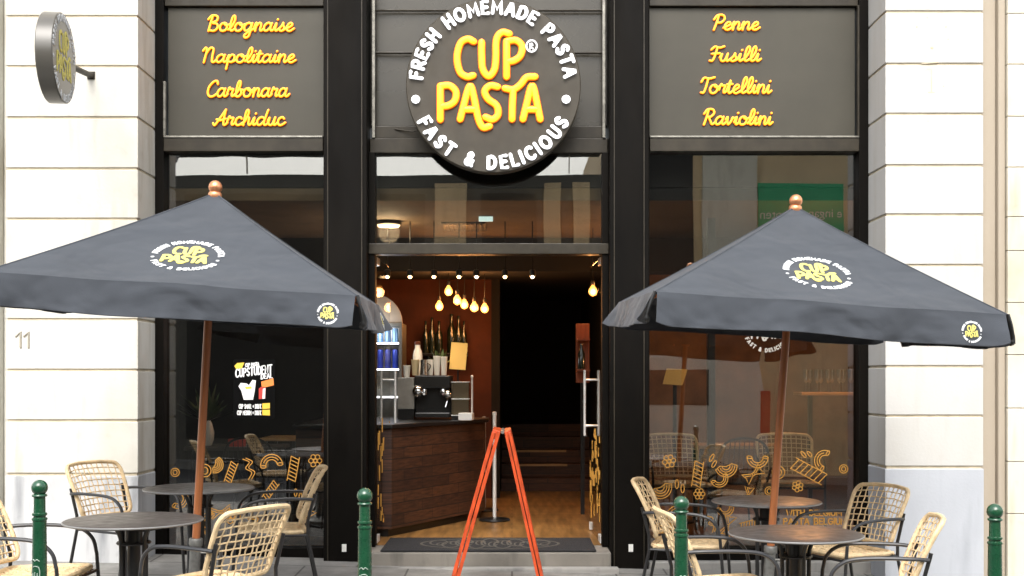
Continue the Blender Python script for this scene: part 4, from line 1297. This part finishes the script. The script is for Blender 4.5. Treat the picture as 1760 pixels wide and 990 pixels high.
t = thing('milk_jug', 'shiny steel jug among the cups on the coffee machine', 'jug', (XX(728, 11.3), 11.3, ZC))
mb = MB(); mb.lathe([(.036, .0), (.038, .01), (.03, .1), (.032, .15), (.028, .15), (.02, .05)], 16, (XX(728, 11.22), 11.22, ZC)); mb.build('body', M['chrome'], t, smooth=True)
mb = MB(); mb.tube(bent([(XX(728, 11.22) + .033, 11.2, ZC + .12), (XX(728, 11.22) + .07, 11.2, ZC + .09), (XX(728, 11.22) + .036, 11.2, ZC + .03)]), .006, 6); mb.build('handle', M['chrome'], t)
t = thing('milk_bottle', 'white bottle with a narrow neck behind the cups on the coffee machine', 'bottle', (XX(718, 11.42), 11.42, ZC))
mb = MB(); mb.lathe([(.044, 0), (.046, .02), (.046, .20), (.038, .24), (.026, .27), (.026, .30)], 16, (XX(718, 11.42), 11.42, ZC)); mb.build('body', M['white'], t, smooth=True)
mb = MB(); mb.lathe([(.028, .301), (.028, .33), (.01, .335)], 14, (XX(718, 11.42), 11.42, ZC)); mb.build('cap', M['can_brown'], t)
# potted plant and dry flower on the machine
t = thing('potted_plant', 'small potted plant standing between the white cups and the kraft menu card', 'plant', (XX(757, 11.44), 11.44, ZC))
mb = MB(); mb.lathe([(.03, 0), (.045, .09), (.04, .09), (.03, .05)], 14, (XX(757, 11.44), 11.44, ZC)); mb.build('pot', M['can_brown'], t, smooth=True)
mb = MB(); rnd = random.Random(5)
for k in range(34):
    b = Vector((XX(757, 11.44), 11.44, ZC + .08)); d = Vector((rnd.uniform(-1, 1), rnd.uniform(-1, 1), rnd.uniform(.4, 2.2))).normalized() * rnd.uniform(.08, .2)
    s = d.cross(Vector((0, 0, 1))).normalized() * .018
    mb.add([b + d * .3, b + d * .7 + s, b + d, b + d * .7 - s], [(0, 1, 2, 3)])
mb.build('leaves', M['leaf'], t)
# menu card on a stand
t = thing('menu_card', 'kraft yellow menu card on a stand behind the glass display', 'menu card', (XX(788, 11.3), 11.3, CT))
pts = [P(772, 634, 11.3), P(800, 636, 11.3), P(804, 590, 11.36), P(776, 588, 11.36)]
mb = MB(); mb.add(pts + [p + Vector((0, .008, 0)) for p in pts], [(0, 1, 2, 3), (7, 6, 5, 4), (0, 4, 5, 1), (1, 5, 6, 2), (2, 6, 7, 3), (3, 7, 4, 0)]); mb.build('card', M['yellowcard'], t)
mb = MB(); mb.tube([P(787, 636, 11.33), (XX(787, 11.33), 11.33, CT)], .008, 8); mb.lathe([(.06, 0), (.06, .008)], 16, (XX(787, 11.33), 11.33, CT)); mb.build('stand', M['plastic_black'], t)
F = plane_frame(P(789, 604, 11.33) + Vector((0, -.006, 0)), (1, 0, 0), (.1, .06, 1))
# glass display
t = thing('cake_display', 'small glass display case with steel shelves at the end of the counter', 'display case', (XX(792, 11.15), 11.15, CT))
x0, x1, y0, y1 = XX(776, 11.0), XX(806, 11.0), 11.0, 11.28
mb = MB(); mb.box(x0, x1, y0, y0 + .006, CT + .05, CT + .36); mb.box(x0, x0 + .006, y0 + .007, y1, CT + .05, CT + .36); mb.box(x1 - .006, x1, y0 + .007, y1, CT + .05, CT + .36); mb.build('case', M['clear'], t)
for z in (.045, .2, .36):
    mb = MB(); mb.box(x0 - .004, x1 + .004, y0 - .004, y1 + .004, CT + z - .008, CT + z); mb.build('shelf', M['steel'], t, bevel=.002)
mb = MB(); mb.box(x0, x1, y1 - .01, y1, CT + .0, CT + .35); mb.build('back', M['cream'], t)
mb = MB(); mb.box(x0, x1, y0, y1 - .02, CT + .001, CT + .036); mb.build('foot', M['plastic_black'], t)
mb = MB(); mb.tube([(XX(806, 11.0) + .03, 10.98, CT), (XX(806, 11.0) + .03, 10.98, CT + .40)], .009, 8); mb.ball((XX(806, 11.0) + .03, 10.98, CT + .41), .014, 8)
tag(mb.build('steel_post', M['satin'], None, smooth=True, loc=(XX(806, 11.0) + .03, 10.98, CT)), 'thin steel post with a knob at the counter end', 'post')
mb = MB(); c = P(801, 713, 10.9)
mb.prism([(c.x - .07, 10.83), (c.x + .06, 10.83), (c.x + .075, 10.95), (c.x - .06, 10.95)], CT + .001, CT + .07)
o = mb.build('napkin_box', M['white'], None, bevel=.006, loc=(c.x, 10.9, CT)); tag(o, 'white napkin box at the front corner of the counter', 'box')

# wall shelf with dark bottles
t = thing('wall_shelf', 'dark shelf on the rust red wall behind the counter', 'shelf', (-.75, 13.1, 1.76))
mb = MB(); mb.box(-1.02, -.50, 12.98, 13.198, 1.73, 1.76); mb.build('board', M['plastic_black'], t, bevel=.003)
mb = MB()
for x in (-.95, -.57): mb.box(x - .01, x + .01, 13.05, 13.198, 1.62, 1.729)
mb.build('bracket', M['plastic_black'], t)
for k, (x, h, r) in enumerate(((-.97, .36, .035), (-.90, .40, .037), (-.82, .36, .04), (-.68, .44, .05), (-.60, .42, .04), (-.54, .36, .032))):
    mb = MB(); mb.lathe([(r, 0), (r * 1.02, .01), (r, h * .58), (r * .4, h * .74), (r * .36, h * .96), (r * .42, h)], 14, (x, 13.08, 1.761))
    tag(mb.build('bottle', M['bottle'], None, smooth=True, loc=(x, 13.08, 1.761)),
        ['leftmost dark bottle on the shelf behind the counter', 'second dark bottle from the left on the shelf behind the counter', 'third dark bottle from the left on the shelf behind the counter',
         'widest and tallest dark bottle on the shelf behind the counter', 'second dark bottle from the right on the shelf behind the counter', 'rightmost dark bottle on the shelf behind the counter'][k], 'bottle', 'bottles on the wall shelf')

# drinks fridge and cans
FX0, FX1, FY = -1.75, -1.135, 12.0
t = thing('drinks_fridge', 'lit drinks fridge with cans on its shelves behind the left door leaf', 'fridge', (-1.45, 12.0, FL))
mb = MB(); mb.box(FX0, FX0 + .03, FY, 12.5, FL, 2.05); mb.box(FX1 - .03, FX1, FY, 12.5, FL, 2.05); mb.box(FX0 + .03, FX1 - .03, 12.46, 12.5, FL, 2.05); mb.box(FX0 + .03, FX1 - .03, FY, 12.459, 2.02, 2.05); mb.box(FX0 + .03, FX1 - .03, FY, 12.459, FL, FL + .3)
mb.build('cabinet', M['steel'], t)
for z in (1.29, 1.575, 1.845):
    mb = MB(); mb.box(FX0 + .032, FX1 - .032, FY + .01, 12.455, z - .012, z); sh = mb.build('shelf', M['white'], t)
    mb = MB(); mb.box(FX0 + .034, FX1 - .034, FY + .0, FY + .009, z - .014, z + .004); mb.build('light_strip', M['led'], sh)
mb = MB()
ld = bpy.data.lights.new('fridge_lamp', 'POINT'); ld.energy = 3; ld.color = (.9, .93, 1); ld.shadow_soft_size = .12
lo = bpy.data.objects.new('fridge_lamp', ld); C.objects.link(lo); lo.parent = t; lo.location = (.05, -.10, 1.84)
pl = [(FX0, 2.051), (FX1, 2.051)] + [(-1.4425 + .3075 * math.cos(rad(a)), 2.051 + .3 * math.sin(rad(a))) for a in range(12, 180, 12)]
mb.prism_y([(FX0, 2.052), (FX1, 2.052)] + [(-1.4425 + .3075 * math.cos(rad(a)), 2.052 + .3 * math.sin(rad(a))) for a in range(12, 180, 12)], FY + .02, FY + .08)
hd = mb.build('arched_header', M['beige'], t)
rows = [(1.846, .15, ['can_brown', 'can_brown', 'can_red', 'can_silver', 'can_silver', 'can_silver', 'can_silver']), (1.576, .2, ['can_red', 'can_red', 'can_green', 'can_red', 'can_blue', 'can_blue', 'can_blue'])]
LBL = {'can_brown': 'brown', 'can_red': 'red', 'can_silver': 'light blue', 'can_blue': 'deep blue', 'can_green': 'green'}
from collections import Counter
for ri, (z, h, cs) in enumerate(rows):
    for k, cn in enumerate(cs):
        x = FX0 + .075 + k * .0775
        mb = MB(); mb.lathe([(.024, 0), (.031, .008), (.031, h - .012), (.024, h)], 14, (x, FY + .07, z + .001))
        shelf = 'upper' if ri == 0 else 'lower'
        tag(mb.build('drink_can', M[cn], None, smooth=True, loc=(x, FY + .07, z)), f'{LBL[cn]} drinks can on the {shelf} shelf of the lit fridge', 'can', f'{LBL[cn]} cans on the {shelf} fridge shelf')

# pendant bulbs
def pendant(px, py, Y, label, power, zc, group='hanging bulbs in the shop'):
    c = P(px, py, Y)
    t = thing('pendant_lamp', label, 'lamp', (c.x, Y, zc), 0, group)
    mb = MB(); mb.tube([(c.x, Y, zc), (c.x, Y, c.z + .10)], .004, 6); mb.build('cord', M['plastic_black'], t)
    mb = MB(); mb.lathe([(.014, .055), (.018, .06), (.018, .10), (.008, .11)], 12, tuple(c)); mb.build('socket', M['plastic_black'], t, smooth=True)
    mb = MB(); mb.lathe([(.003, -.052), (.022, -.046), (.038, -.028), (.043, -.004), (.037, .02), (.022, .042), (.014, .058)], 16, tuple(c)); b = mb.build('bulb', M['bulb'], t, smooth=True)
    ld = bpy.data.lights.new('bulb_light', 'POINT'); ld.energy = power; ld.color = (1, .42, .13); ld.shadow_soft_size = .05
    lo = bpy.data.objects.new('bulb_light', ld); C.objects.link(lo); lo.parent = b; lo.location = (0, -.0, c.z - zc - .0)
    lo.location = c - Vector((c.x, Y, zc)) + Vector((0, -.06, -.02))
for px, py, Y, lb in ((771, 500, 12.4, 'highest of the lit hanging bulbs over the counter'), (755, 526, 12.5, 'leftmost of the lit hanging bulbs over the counter'), (786, 516, 12.3, 'lit hanging bulb just right of and below the highest one'),
                  (798, 523, 12.6, 'lit hanging bulb in the middle of the low row over the counter'), (815, 528, 12.4, 'second from the right of the lit hanging bulbs over the counter'), (833, 530, 12.5, 'rightmost of the lit hanging bulbs over the counter')):
    pendant(px, py, Y, lb, 2.6, 2.6)
pendant(1019, 500, 11.4, 'lit hanging bulb beside the right door leaf', 4, 2.95, 'hanging bulbs by the right door')
pendant(1395, 552, 11.0, 'lit hanging bulb over the wine glasses, hidden behind the right parasol', 26, 2.95, 'hanging bulbs by the right door')
pendant(1046, 494, 11.9, 'lit hanging bulb half hidden right door frame', 3, 2.95, 'hanging bulbs by the right door')

for k, (px, nm) in enumerate(((666, 'leftmost'), (705, 'second from left'), (746, 'third from left'), (789, 'middle'), (819, 'third from right'), (868, 'second from right'), (915, 'rightmost'))):
    Y = 10.9; x = XX(px, Y); z = ZZ(470, Y)
    t = thing('spotlight', f'{nm} of the small ceiling spotlights in the dark row inside the door', 'spotlight', (x, Y, 2.949), 0, 'small ceiling spotlights')
    mb = MB(); mb.tube([(x, Y, 2.949), (x, Y, z + .02)], .006, 6); mb.lathe([(.028, -.01), (.03, .0), (.03, .05), (.02, .055)], 12, (x, Y, z - .02)); mb.build('housing', M['plastic_black'], t)
    mb = MB(); mb.ball((x, Y - .012, z - .03), .019, 8); ln = mb.build('lens', M['spot'], t, smooth=True)
    if k < 5:
        ld = bpy.data.lights.new('spot_light', 'SPOT'); ld.energy = 5; ld.color = (1, .80, .58); ld.spot_size = rad(60); ld.spot_blend = .7; ld.shadow_soft_size = .03
        lo = bpy.data.objects.new('spot_light', ld); C.objects.link(lo); lo.parent = ln
        lo.location = (0, -.03, z - .06 - 2.949)
        lo.rotation_euler = (Vector((x, Y - .03, z - .06)) - Vector((-.9 + .1 * k, 11.3, 1.25))).to_track_quat('Z', 'Y').to_euler()

# ceiling lamp, vent and exit box behind the transom
c = P(668, 374, 10.9)
t = thing('ceiling_lamp', 'lit flat round ceiling lamp behind the transom window', 'lamp', (c.x, 10.9, 2.95))
mb = MB(); mb.lathe([(.11, 2.915), (.12, 2.92), (.12, 2.9495)], 24, (c.x, 10.9, 0)); mb.build('housing', M['bronze'], t)
mb = MB(); mb.lathe([(.02, 2.895), (.10, 2.900), (.108, 2.914)], 24, (c.x, 10.9, 0)); mb.build('diffuser', M['lamp'], t, smooth=True)
ld = bpy.data.lights.new('lamp_light', 'POINT'); ld.energy = 9; ld.color = (1, .72, .42); ld.shadow_soft_size = .1
lo = bpy.data.objects.new('lamp_light', ld); C.objects.link(lo); lo.parent = t; lo.location = (0, 0, -.10)
c = P(800, 386, 11.2)
t = thing('ceiling_vent', 'dark slotted vent in the tan ceiling behind the transom window', 'vent', (c.x, 11.2, 2.95))
mb = MB(); mb.box(c.x - .22, c.x + .2, 10.95, 11.5, 2.935, 2.949); mb.build('frame', M['bronze'], t)
mb = MB()
for k in range(9): mb.box(c.x - .19 + .042 * k, c.x - .165 + .042 * k, 10.98, 11.47, 2.928, 2.934)
mb.build('slats', M['plastic_black'], t)
c = P(835, 368, 10.6)
t = thing('exit_box', 'small pale lit box sign behind the transom window', 'sign', (c.x, 10.6, 2.949))
mb = MB(); mb.box(c.x - .064, c.x + .064, 10.58, 10.62, c.z - .066, c.z + .066); mb.build('box', M['exit'], t, bevel=.004)
mb = MB(); mb.tube([(c.x, 10.6, c.z + .066), (c.x, 10.6, 2.949)], .006, 6); mb.build('hanger', M['steel'], t)

# stanchions
def stanchion(px, ytop, ybase, label):
    Y = 1.36 * FPX / (ybase - 650); x = XX(px, Y)
    t = thing('stanchion', label, 'stanchion', (x, Y, FL), 0, 'queue posts inside the door')
    mb = MB(); mb.lathe([(.14, 0), (.15, .008), (.14, .022), (.03, .035)], 28, (x, Y, FL + .001)); mb.build('base', M['plastic_black'], t, smooth=True)
    mb = MB(); mb.lathe([(.018, .0), (.018, ZZ(ytop, Y) - FL - .03), (.021, ZZ(ytop, Y) - FL - .03), (.021, ZZ(ytop, Y) - FL), (.01, ZZ(ytop, Y) - FL + .006)], 16, (x, Y, FL + .03)); mb.build('post', M['satin'], t, smooth=True)
stanchion(850, 714, 895, 'taller steel queue post behind the top of the orange board')
stanchion(832, 722, 878, 'slimmer steel queue post deeper inside, left of the taller one')

# dark stairs at the back
t = thing('staircase', 'dark stairs with pale nosings at the back of the dim corridor', 'stairs', (.43, 14, FL))
for k in range(5):
    mb = MB(); mb.box(-.13, .99, 14.0 + .3 * k, 16.7, FL + .152 * k + .001, FL + .152 * (k + 1)); st = mb.build('tread', M['counterwood'], t)
    if k in (1, 2):
        mb = MB(); mb.box(.03, .68, 13.992 + .3 * k, 14.0 + .3 * k - .001, FL + .152 * (k + 1) - .024, FL + .152 * (k + 1) + .003); mb.build('nosing', M['wood'], st)

# wooden crate rack by the right door
t = thing('display_rack', 'red-brown wooden rack with small shelves behind the right door leaf', 'rack', (XX(1000, 11.6), 11.6, FL))
xa, xb = XX(990, 11.6), XX(1013, 11.6)
mb = MB(); mb.box(xa, xb, 11.6, 11.64, ZZ(658, 11.6), ZZ(556, 11.6)); mb.build('back_board', M['redwood'], t, bevel=.006)
mb = MB(); mb.box((xa + xb) / 2 - .02, (xa + xb) / 2 + .02, 11.605, 11.635, FL, ZZ(658, 11.6) - .001); mb.build('post', M['plastic_black'], t)
for z in (1.55, 1.85):
    mb = MB(); mb.box(xa + .005, xb - .005, 11.42, 11.599, z, z + .02); mb.build('shelf', M['redwood'], t)
mb = MB(); mb.lathe([(.035, 0), (.036, .15), (.014, .2), (.013, .25)], 14, ((xa + xb) / 2 - .02, 11.5, 1.571)); tag(mb.build('bottle', M['bottle'], None, smooth=True, loc=((xa + xb) / 2 - .02, 11.5, 1.57)), 'dark bottle on the shelf of the red-brown wooden rack by the right door leaf', 'bottle')

# right bay: shelf with glasses, post, menu lectern
SX0, SX1, SY, SZ_ = XX(1372, 11.3), 3.86, 11.3, ZZ(674, 11.3)
t = thing('glass_shelf', 'pale wooden counter shelf carrying wine glasses inside the right window', 'shelf', ((SX0 + SX1) / 2, SY, FL))
mb = MB(); mb.box(SX0, SX1, SY - .14, SY + .2, SZ_ - .03, SZ_); mb.build('board', M['wood'], t, bevel=.004)
for x in (SX0 + .12, SX1 - .3):
    mb = MB(); mb.box(x - .02, x + .02, SY, SY + .04, FL, SZ_ - .031); mb.build('leg', M['plastic_black'], t)
names = ['leftmost', 'second from the left', 'third from the left', 'fourth from the left', 'fifth from the left', 'sixth from the left', 'seventh from the left', 'eighth from the left', 'ninth from the left', 'rightmost']
for k in range(10):
    x = SX0 + .06 + .054 * k + (.004 if k % 2 else 0); y = SY - .06 + (.09 if k % 2 else 0)
    mb = MB(); mb.lathe([(.028, 0), (.028, .003), (.004, .008), (.004, .085), (.022, .105), (.031, .15), (.029, .22), (.0275, .22), (.029, .15), (.02, .108), (.003, .095)], 14, (x, y, SZ_ + .001))
    tag(mb.build('wine_glass', M['glassware'], None, smooth=True, loc=(x, y, SZ_)), f'{names[k]} of the wine glasses on the shelf in the right window', 'glass', 'wine glasses on the shelf')
mb = MB(); mb.box(1.80, 1.87, 10.7, 10.77, FL + .001, 2.949); tag(mb.build('post', M['plastic_black'], None, bevel=.004, loc=(1.83, 10.7, FL)), 'slim black post inside the right window', 'post')
t = thing('menu_stand', 'kraft menu board on a black stand inside the right window', 'menu stand', (XX(1160, 11), 11, FL))
pts = [P(1139, 660, 10.95), P(1173, 662, 10.95), P(1182, 635, 11.05), P(1146, 633, 11.05)]
mb = MB(); mb.add(pts + [p + Vector((0, .012, -.004)) for p in pts], [(0, 1, 2, 3), (7, 6, 5, 4), (0, 4, 5, 1), (1, 5, 6, 2), (2, 6, 7, 3), (3, 7, 4, 0)]); mb.build('board', M['yellowcard'], t)
mb = MB(); mb.tube([P(1160, 660, 11.0), (XX(1160, 11), 11, FL)], .02, 8); mb.build('post', M['plastic_black'], t)
mb = MB(); mb.lathe([(.18, 0), (.18, .015), (.03, .03)], 20, (XX(1160, 11), 11, FL)); mb.build('base', M['plastic_black'], t)
# interior tables
def square_table(label, x0, x1, y0, y1, z, m):
    t = thing('cafe_table', label, 'table', ((x0 + x1) / 2, (y0 + y1) / 2, FL))
    mb = MB(); mb.box(x0, x1, y0, y1, z - .03, z); mb.build('tabletop', m, t, bevel=.004)
    for x in (x0 + .05, x1 - .05):
        for y in (y0 + .05, y1 - .05):
            mb = MB(); mb.box(x - .018, x + .018, y - .018, y + .018, FL, z - .031); mb.build('leg', M['plastic_black'], t)
square_table('dark table with small things on it inside the left window', -2.95, -2.1, 10.45, 11.0, .86, M['tabletop'])
square_table('pale wooden table deeper inside the left window', XX(446, 11.6), XX(512, 11.6), 11.6, 12.2, ZZ(753, 11.6), M['wood'])
square_table('brown table behind the wicker chairs inside the right window', 1.7, 2.5, 10.7, 11.2, .86, M['wood'])
c = P(405, 772, 10.5)
mb = MB(); mb.box(c.x - .07, c.x + .07, 10.5, 10.6, .861, .93); tag(mb.build('red_box', M['red'], None, bevel=.004, loc=(c.x, 10.5, .861)), 'small red box on the dark table inside the left window', 'box')
c = P(350, 790, 10.6)
t = thing('white_vase', 'white vase with a leafy plant inside the left window', 'vase', (c.x, 10.7, .861))
mb = MB(); mb.lathe([(.045, 0), (.065, .05), (.07, .12), (.05, .2), (.035, .23), (.03, .23), (.03, .1)], 18, (c.x, 10.7, .861)); mb.build('body', M['white'], t, smooth=True)
mb = MB(); rnd = random.Random(9)
for k in range(40):
    b = Vector((c.x, 10.7, 1.08)); d = Vector((rnd.uniform(-1, 1), rnd.uniform(-.6, .6), rnd.uniform(.2, 1.2))).normalized() * rnd.uniform(.15, .38)
    s = d.cross(Vector((0, 0, 1))).normalized() * .028
    mb.add([b, b + d * .55 + s, b + d, b + d * .55 - s], [(0, 1, 2, 3)])
mb.build('leaves', M['leaf'], t)

# ------------------------------------------------------------------ student poster in the left window
Y = YG - .004
t = thing('poster', 'black poster with white lettering, a cup and a bottle on the left window', 'poster', (XX(437, Y), Y, ZZ(718, Y)))
mb = MB(); mb.box(XX(401, Y), XX(473, Y), Y - .002, Y + .002, ZZ(719, Y), ZZ(618, Y)); mb.build('sheet', M['poster'], t)
K = Y / FPX
def FPp(u, v, h):       # poster coordinates = photo pixels
    return Vector((XX(u, Y), Y - .0025 - h, ZZ(v, Y)))
def FP2(u, v, h): return FPp(u, v, h)
mw, my, mo, mr_ = MB(), MB(), MB(), MB()
def pst(mb, st, hw): mb.stroke(st, hw, .0009, FPp, 6)
def ptext(mb, txt, x0, x1, y0, y1, hw, skew=0):
    for st in caps_in(txt, x0, x1, 0, 1, .32): pst(mb, [(p[0], y0 + (p[0] - x0) * skew - p[1] * (y0 - y1)) for p in st], hw)
ptext(mw, 'CUP PASTA', 422, 445, 630.5, 625, .75, -.1)
ptext(mw, 'CUPSTUDENT', 405.5, 467, 648.5, 635, 1.35, -.13)
ptext(mw, 'DEAL', 449, 468, 651.5, 643.5, 1.0, -.12)
def poly2(mb, pts, d=0.0012):
    n = len(pts)
    mb.add([FPp(u, v, 0) for u, v in pts] + [FPp(u, v, d) for u, v in pts], [tuple(range(n)), tuple(range(2 * n - 1, n - 1, -1))] + [(i, (i + 1) % n, n + (i + 1) % n, n + i) for i in range(n)])
poly2(my, [(403, 629), (408, 624), (420, 623), (416, 633), (406, 634)])
poly2(mw, [(410, 664), (414, 658), (424, 659), (428, 662), (434, 653), (440, 654), (438, 672), (435, 687), (419, 687), (415, 672)])
poly2(my, [(421, 665), (432, 664), (433, 668), (423, 669)], .0019)
poly2(mo, [(449, 656), (470, 650), (471, 662), (459, 665), (450, 666)])
poly2(mr_, [(445, 668), (450, 664), (457, 666), (456, 685), (445, 686)])
poly2(mw, [(452, 668), (456.5, 667), (455.5, 685), (451, 685.5)], .0019)
ptext(mw, 'CUP SMALL + DRINK', 411, 449, 702, 695, .7)
ptext(mw, 'CUP MEDIUM + DRINK', 408, 449, 713, 706, .7)
poly2(my, [(451, 693.5), (464, 692.5), (464, 702), (451, 703)]); poly2(my, [(451, 704.5), (464, 704), (464, 714), (451, 713.5)])
mw.build('white_print', M['poster_white'], t); my.build('yellow_print', M['poster_yellow'], t); mo.build('orange_print', M['poster_orange'], t); mr_.build('red_print', M['red'], t)

# ------------------------------------------------------------------ the other side of the street (seen in the window reflections)
YO = -4.0
def opp(px): return (px - 880) / 87.6
t = thing('opposite_shop', 'low dark shop building across the street, reflected in the glass', 'building', (-3, YO, -.3))
mb = MB(); mb.box(-12, 1.75, YO - 6, YO, -.5, 5.47); mb.build('wall', M['opp_grey'], t)
for x0, x1 in ((-11, -9), (-8.6, -7.2), (-6.4, -3.3), (-2.6, -1.7), (-.6, .5)):
    mb = MB(); mb.box(x0, x1, YO - .02, YO + .02, .3, 5.1); mb.build('window', M['opp_dark'], t)
for x in (-7, -2.95, -1.35, -1.05, .8, 1.35):
    mb = MB(); mb.box(x - .16, x + .16, YO + .001, YO + .09, -.4, 5.3); mb.build('pilaster', M['opp_stone'], t, bevel=.01)
mb = MB(); mb.box(-12, 1.7, YO - .10, YO + .3, 5.84, 6.25); mb.build('sky_slot_slab', M['opp_dark'], t)  # added slab, leaves a strip of sky to mirror in the glass
mb = MB()
for k in range(7): mb.box(-11.5 + 2.1 * k, -11.48 + 2.1 * k, YO + .12, YO + .18, 5.471, 5.839)
mb.build('sky_slot_posts', M['opp_pale'], t)  # carry the added slab above the sky strip
t = thing('opposite_house', 'beige stone house across the street with a green notice, reflected in the glass', 'building', (6, YO, -.4))
mb = MB(); mb.box(1.76, 14, YO - 6, YO, -.6, 6.6); mb.build('wall', M['opp_stone'], t)
mb = MB(); mb.box(2.4, 3.55, YO - .02, YO + .02, .2, 6.0); mb.build('window', M['opp_dark'], t)
mb = MB(); mb.box(3.72, 4.80, YO + .001, YO + .12, -.4, 6.3); mb.build('pilaster', M['opp_pale'], t, bevel=.012)
mb = MB(); mb.box(6.6, 7.4, YO - .02, YO + .02, .2, 6.0); mb.build('window', M['opp_dark'], t)
t = thing('green_notice', 'green notice panel with white lettering on the house across the street', 'sign', (5.66, YO, 3.2))
mb = MB(); mb.box(4.83, 6.5, YO + .001, YO + .04, 3.2, 5.29); mb.build('panel', M['greensign'], t, bevel=.006)
def font_mesh(name, body, size, loc, rotz, m, parent):
    cu = bpy.data.curves.new(name, 'FONT'); cu.body = body; cu.size = size; cu.extrude = .004; cu.align_x = 'CENTER'
    to = bpy.data.objects.new(name + '_tmp', cu); C.objects.link(to)
    dg = bpy.context.evaluated_depsgraph_get(); dg.update()
    me = bpy.data.meshes.new_from_object(to.evaluated_get(dg))
    bpy.data.objects.remove(to)
    me.transform(Matrix.Translation(Vector(loc) - ROOT[parent.name]) @ Matrix.Rotation(rotz, 4, 'Z') @ Matrix.Rotation(PI / 2, 4, 'X'))
    me.materials.clear(); me.materials.append(m)
    o = bpy.data.objects.new(name, me); C.objects.link(o); o.parent = parent
    return o
font_mesh('lettering', 'e ingang    noten', .24, (5.66, YO + .046, 4.62), PI, M['decal_white'], t)

# parked van, only mirrored in the right-hand window
t = thing('parked_van', 'white van parked across the street, mirrored in the right window', 'van', (2.2, -2.2, ground(2.2, -2.2) - .14))
gz = ground(2.2, -2.2) - .14
mb = MB(); mb.prism_y([(4.45, gz + .35), (4.42, gz + 1.3), (4.25, gz + 2.3), (1.2, gz + 2.35), (.55, gz + 1.45), (-.1, gz + 1.2), (-.2, gz + .35)], -3.05, -1.25); mb.build('body', M['van'], t, bevel=.06)
mb = MB(); mb.box(2.2, 3.4, -1.249, -1.235, gz + 1.45, gz + 2.05); mb.box(1.1, 2.05, -1.249, -1.235, gz + 1.45, gz + 2.05); mb.build('window', M['vanglass'], t, bevel=.004)
for x in (.6, 3.6):
    mb = MB()
    vs = MB().lathe([(.1, -.1), (.32, -.1), (.34, -.07), (.34, .07), (.32, .1), (.1, .1)], 28)
    mb.add([(x + v.x, -1.36 + v.z, gz + .34 + v.y) for v in vs.v], vs.f); wh = mb.build('wheel', M['rubber'], t, smooth=True)
    mb = MB(); vs = MB().lathe([(.05, -.11), (.2, -.105), (.2, .105), (.05, .11)], 20)
    mb.add([(x + v.x, -1.36 + v.z, gz + .34 + v.y) for v in vs.v], vs.f); mb.build('hub', M['steel'], wh)
mb = MB(); mb.box(4.28, 4.46, -1.5, -1.236, gz + .95, gz + 1.7); mb.build('tail_lamp', M['taillamp'], t, bevel=.02)
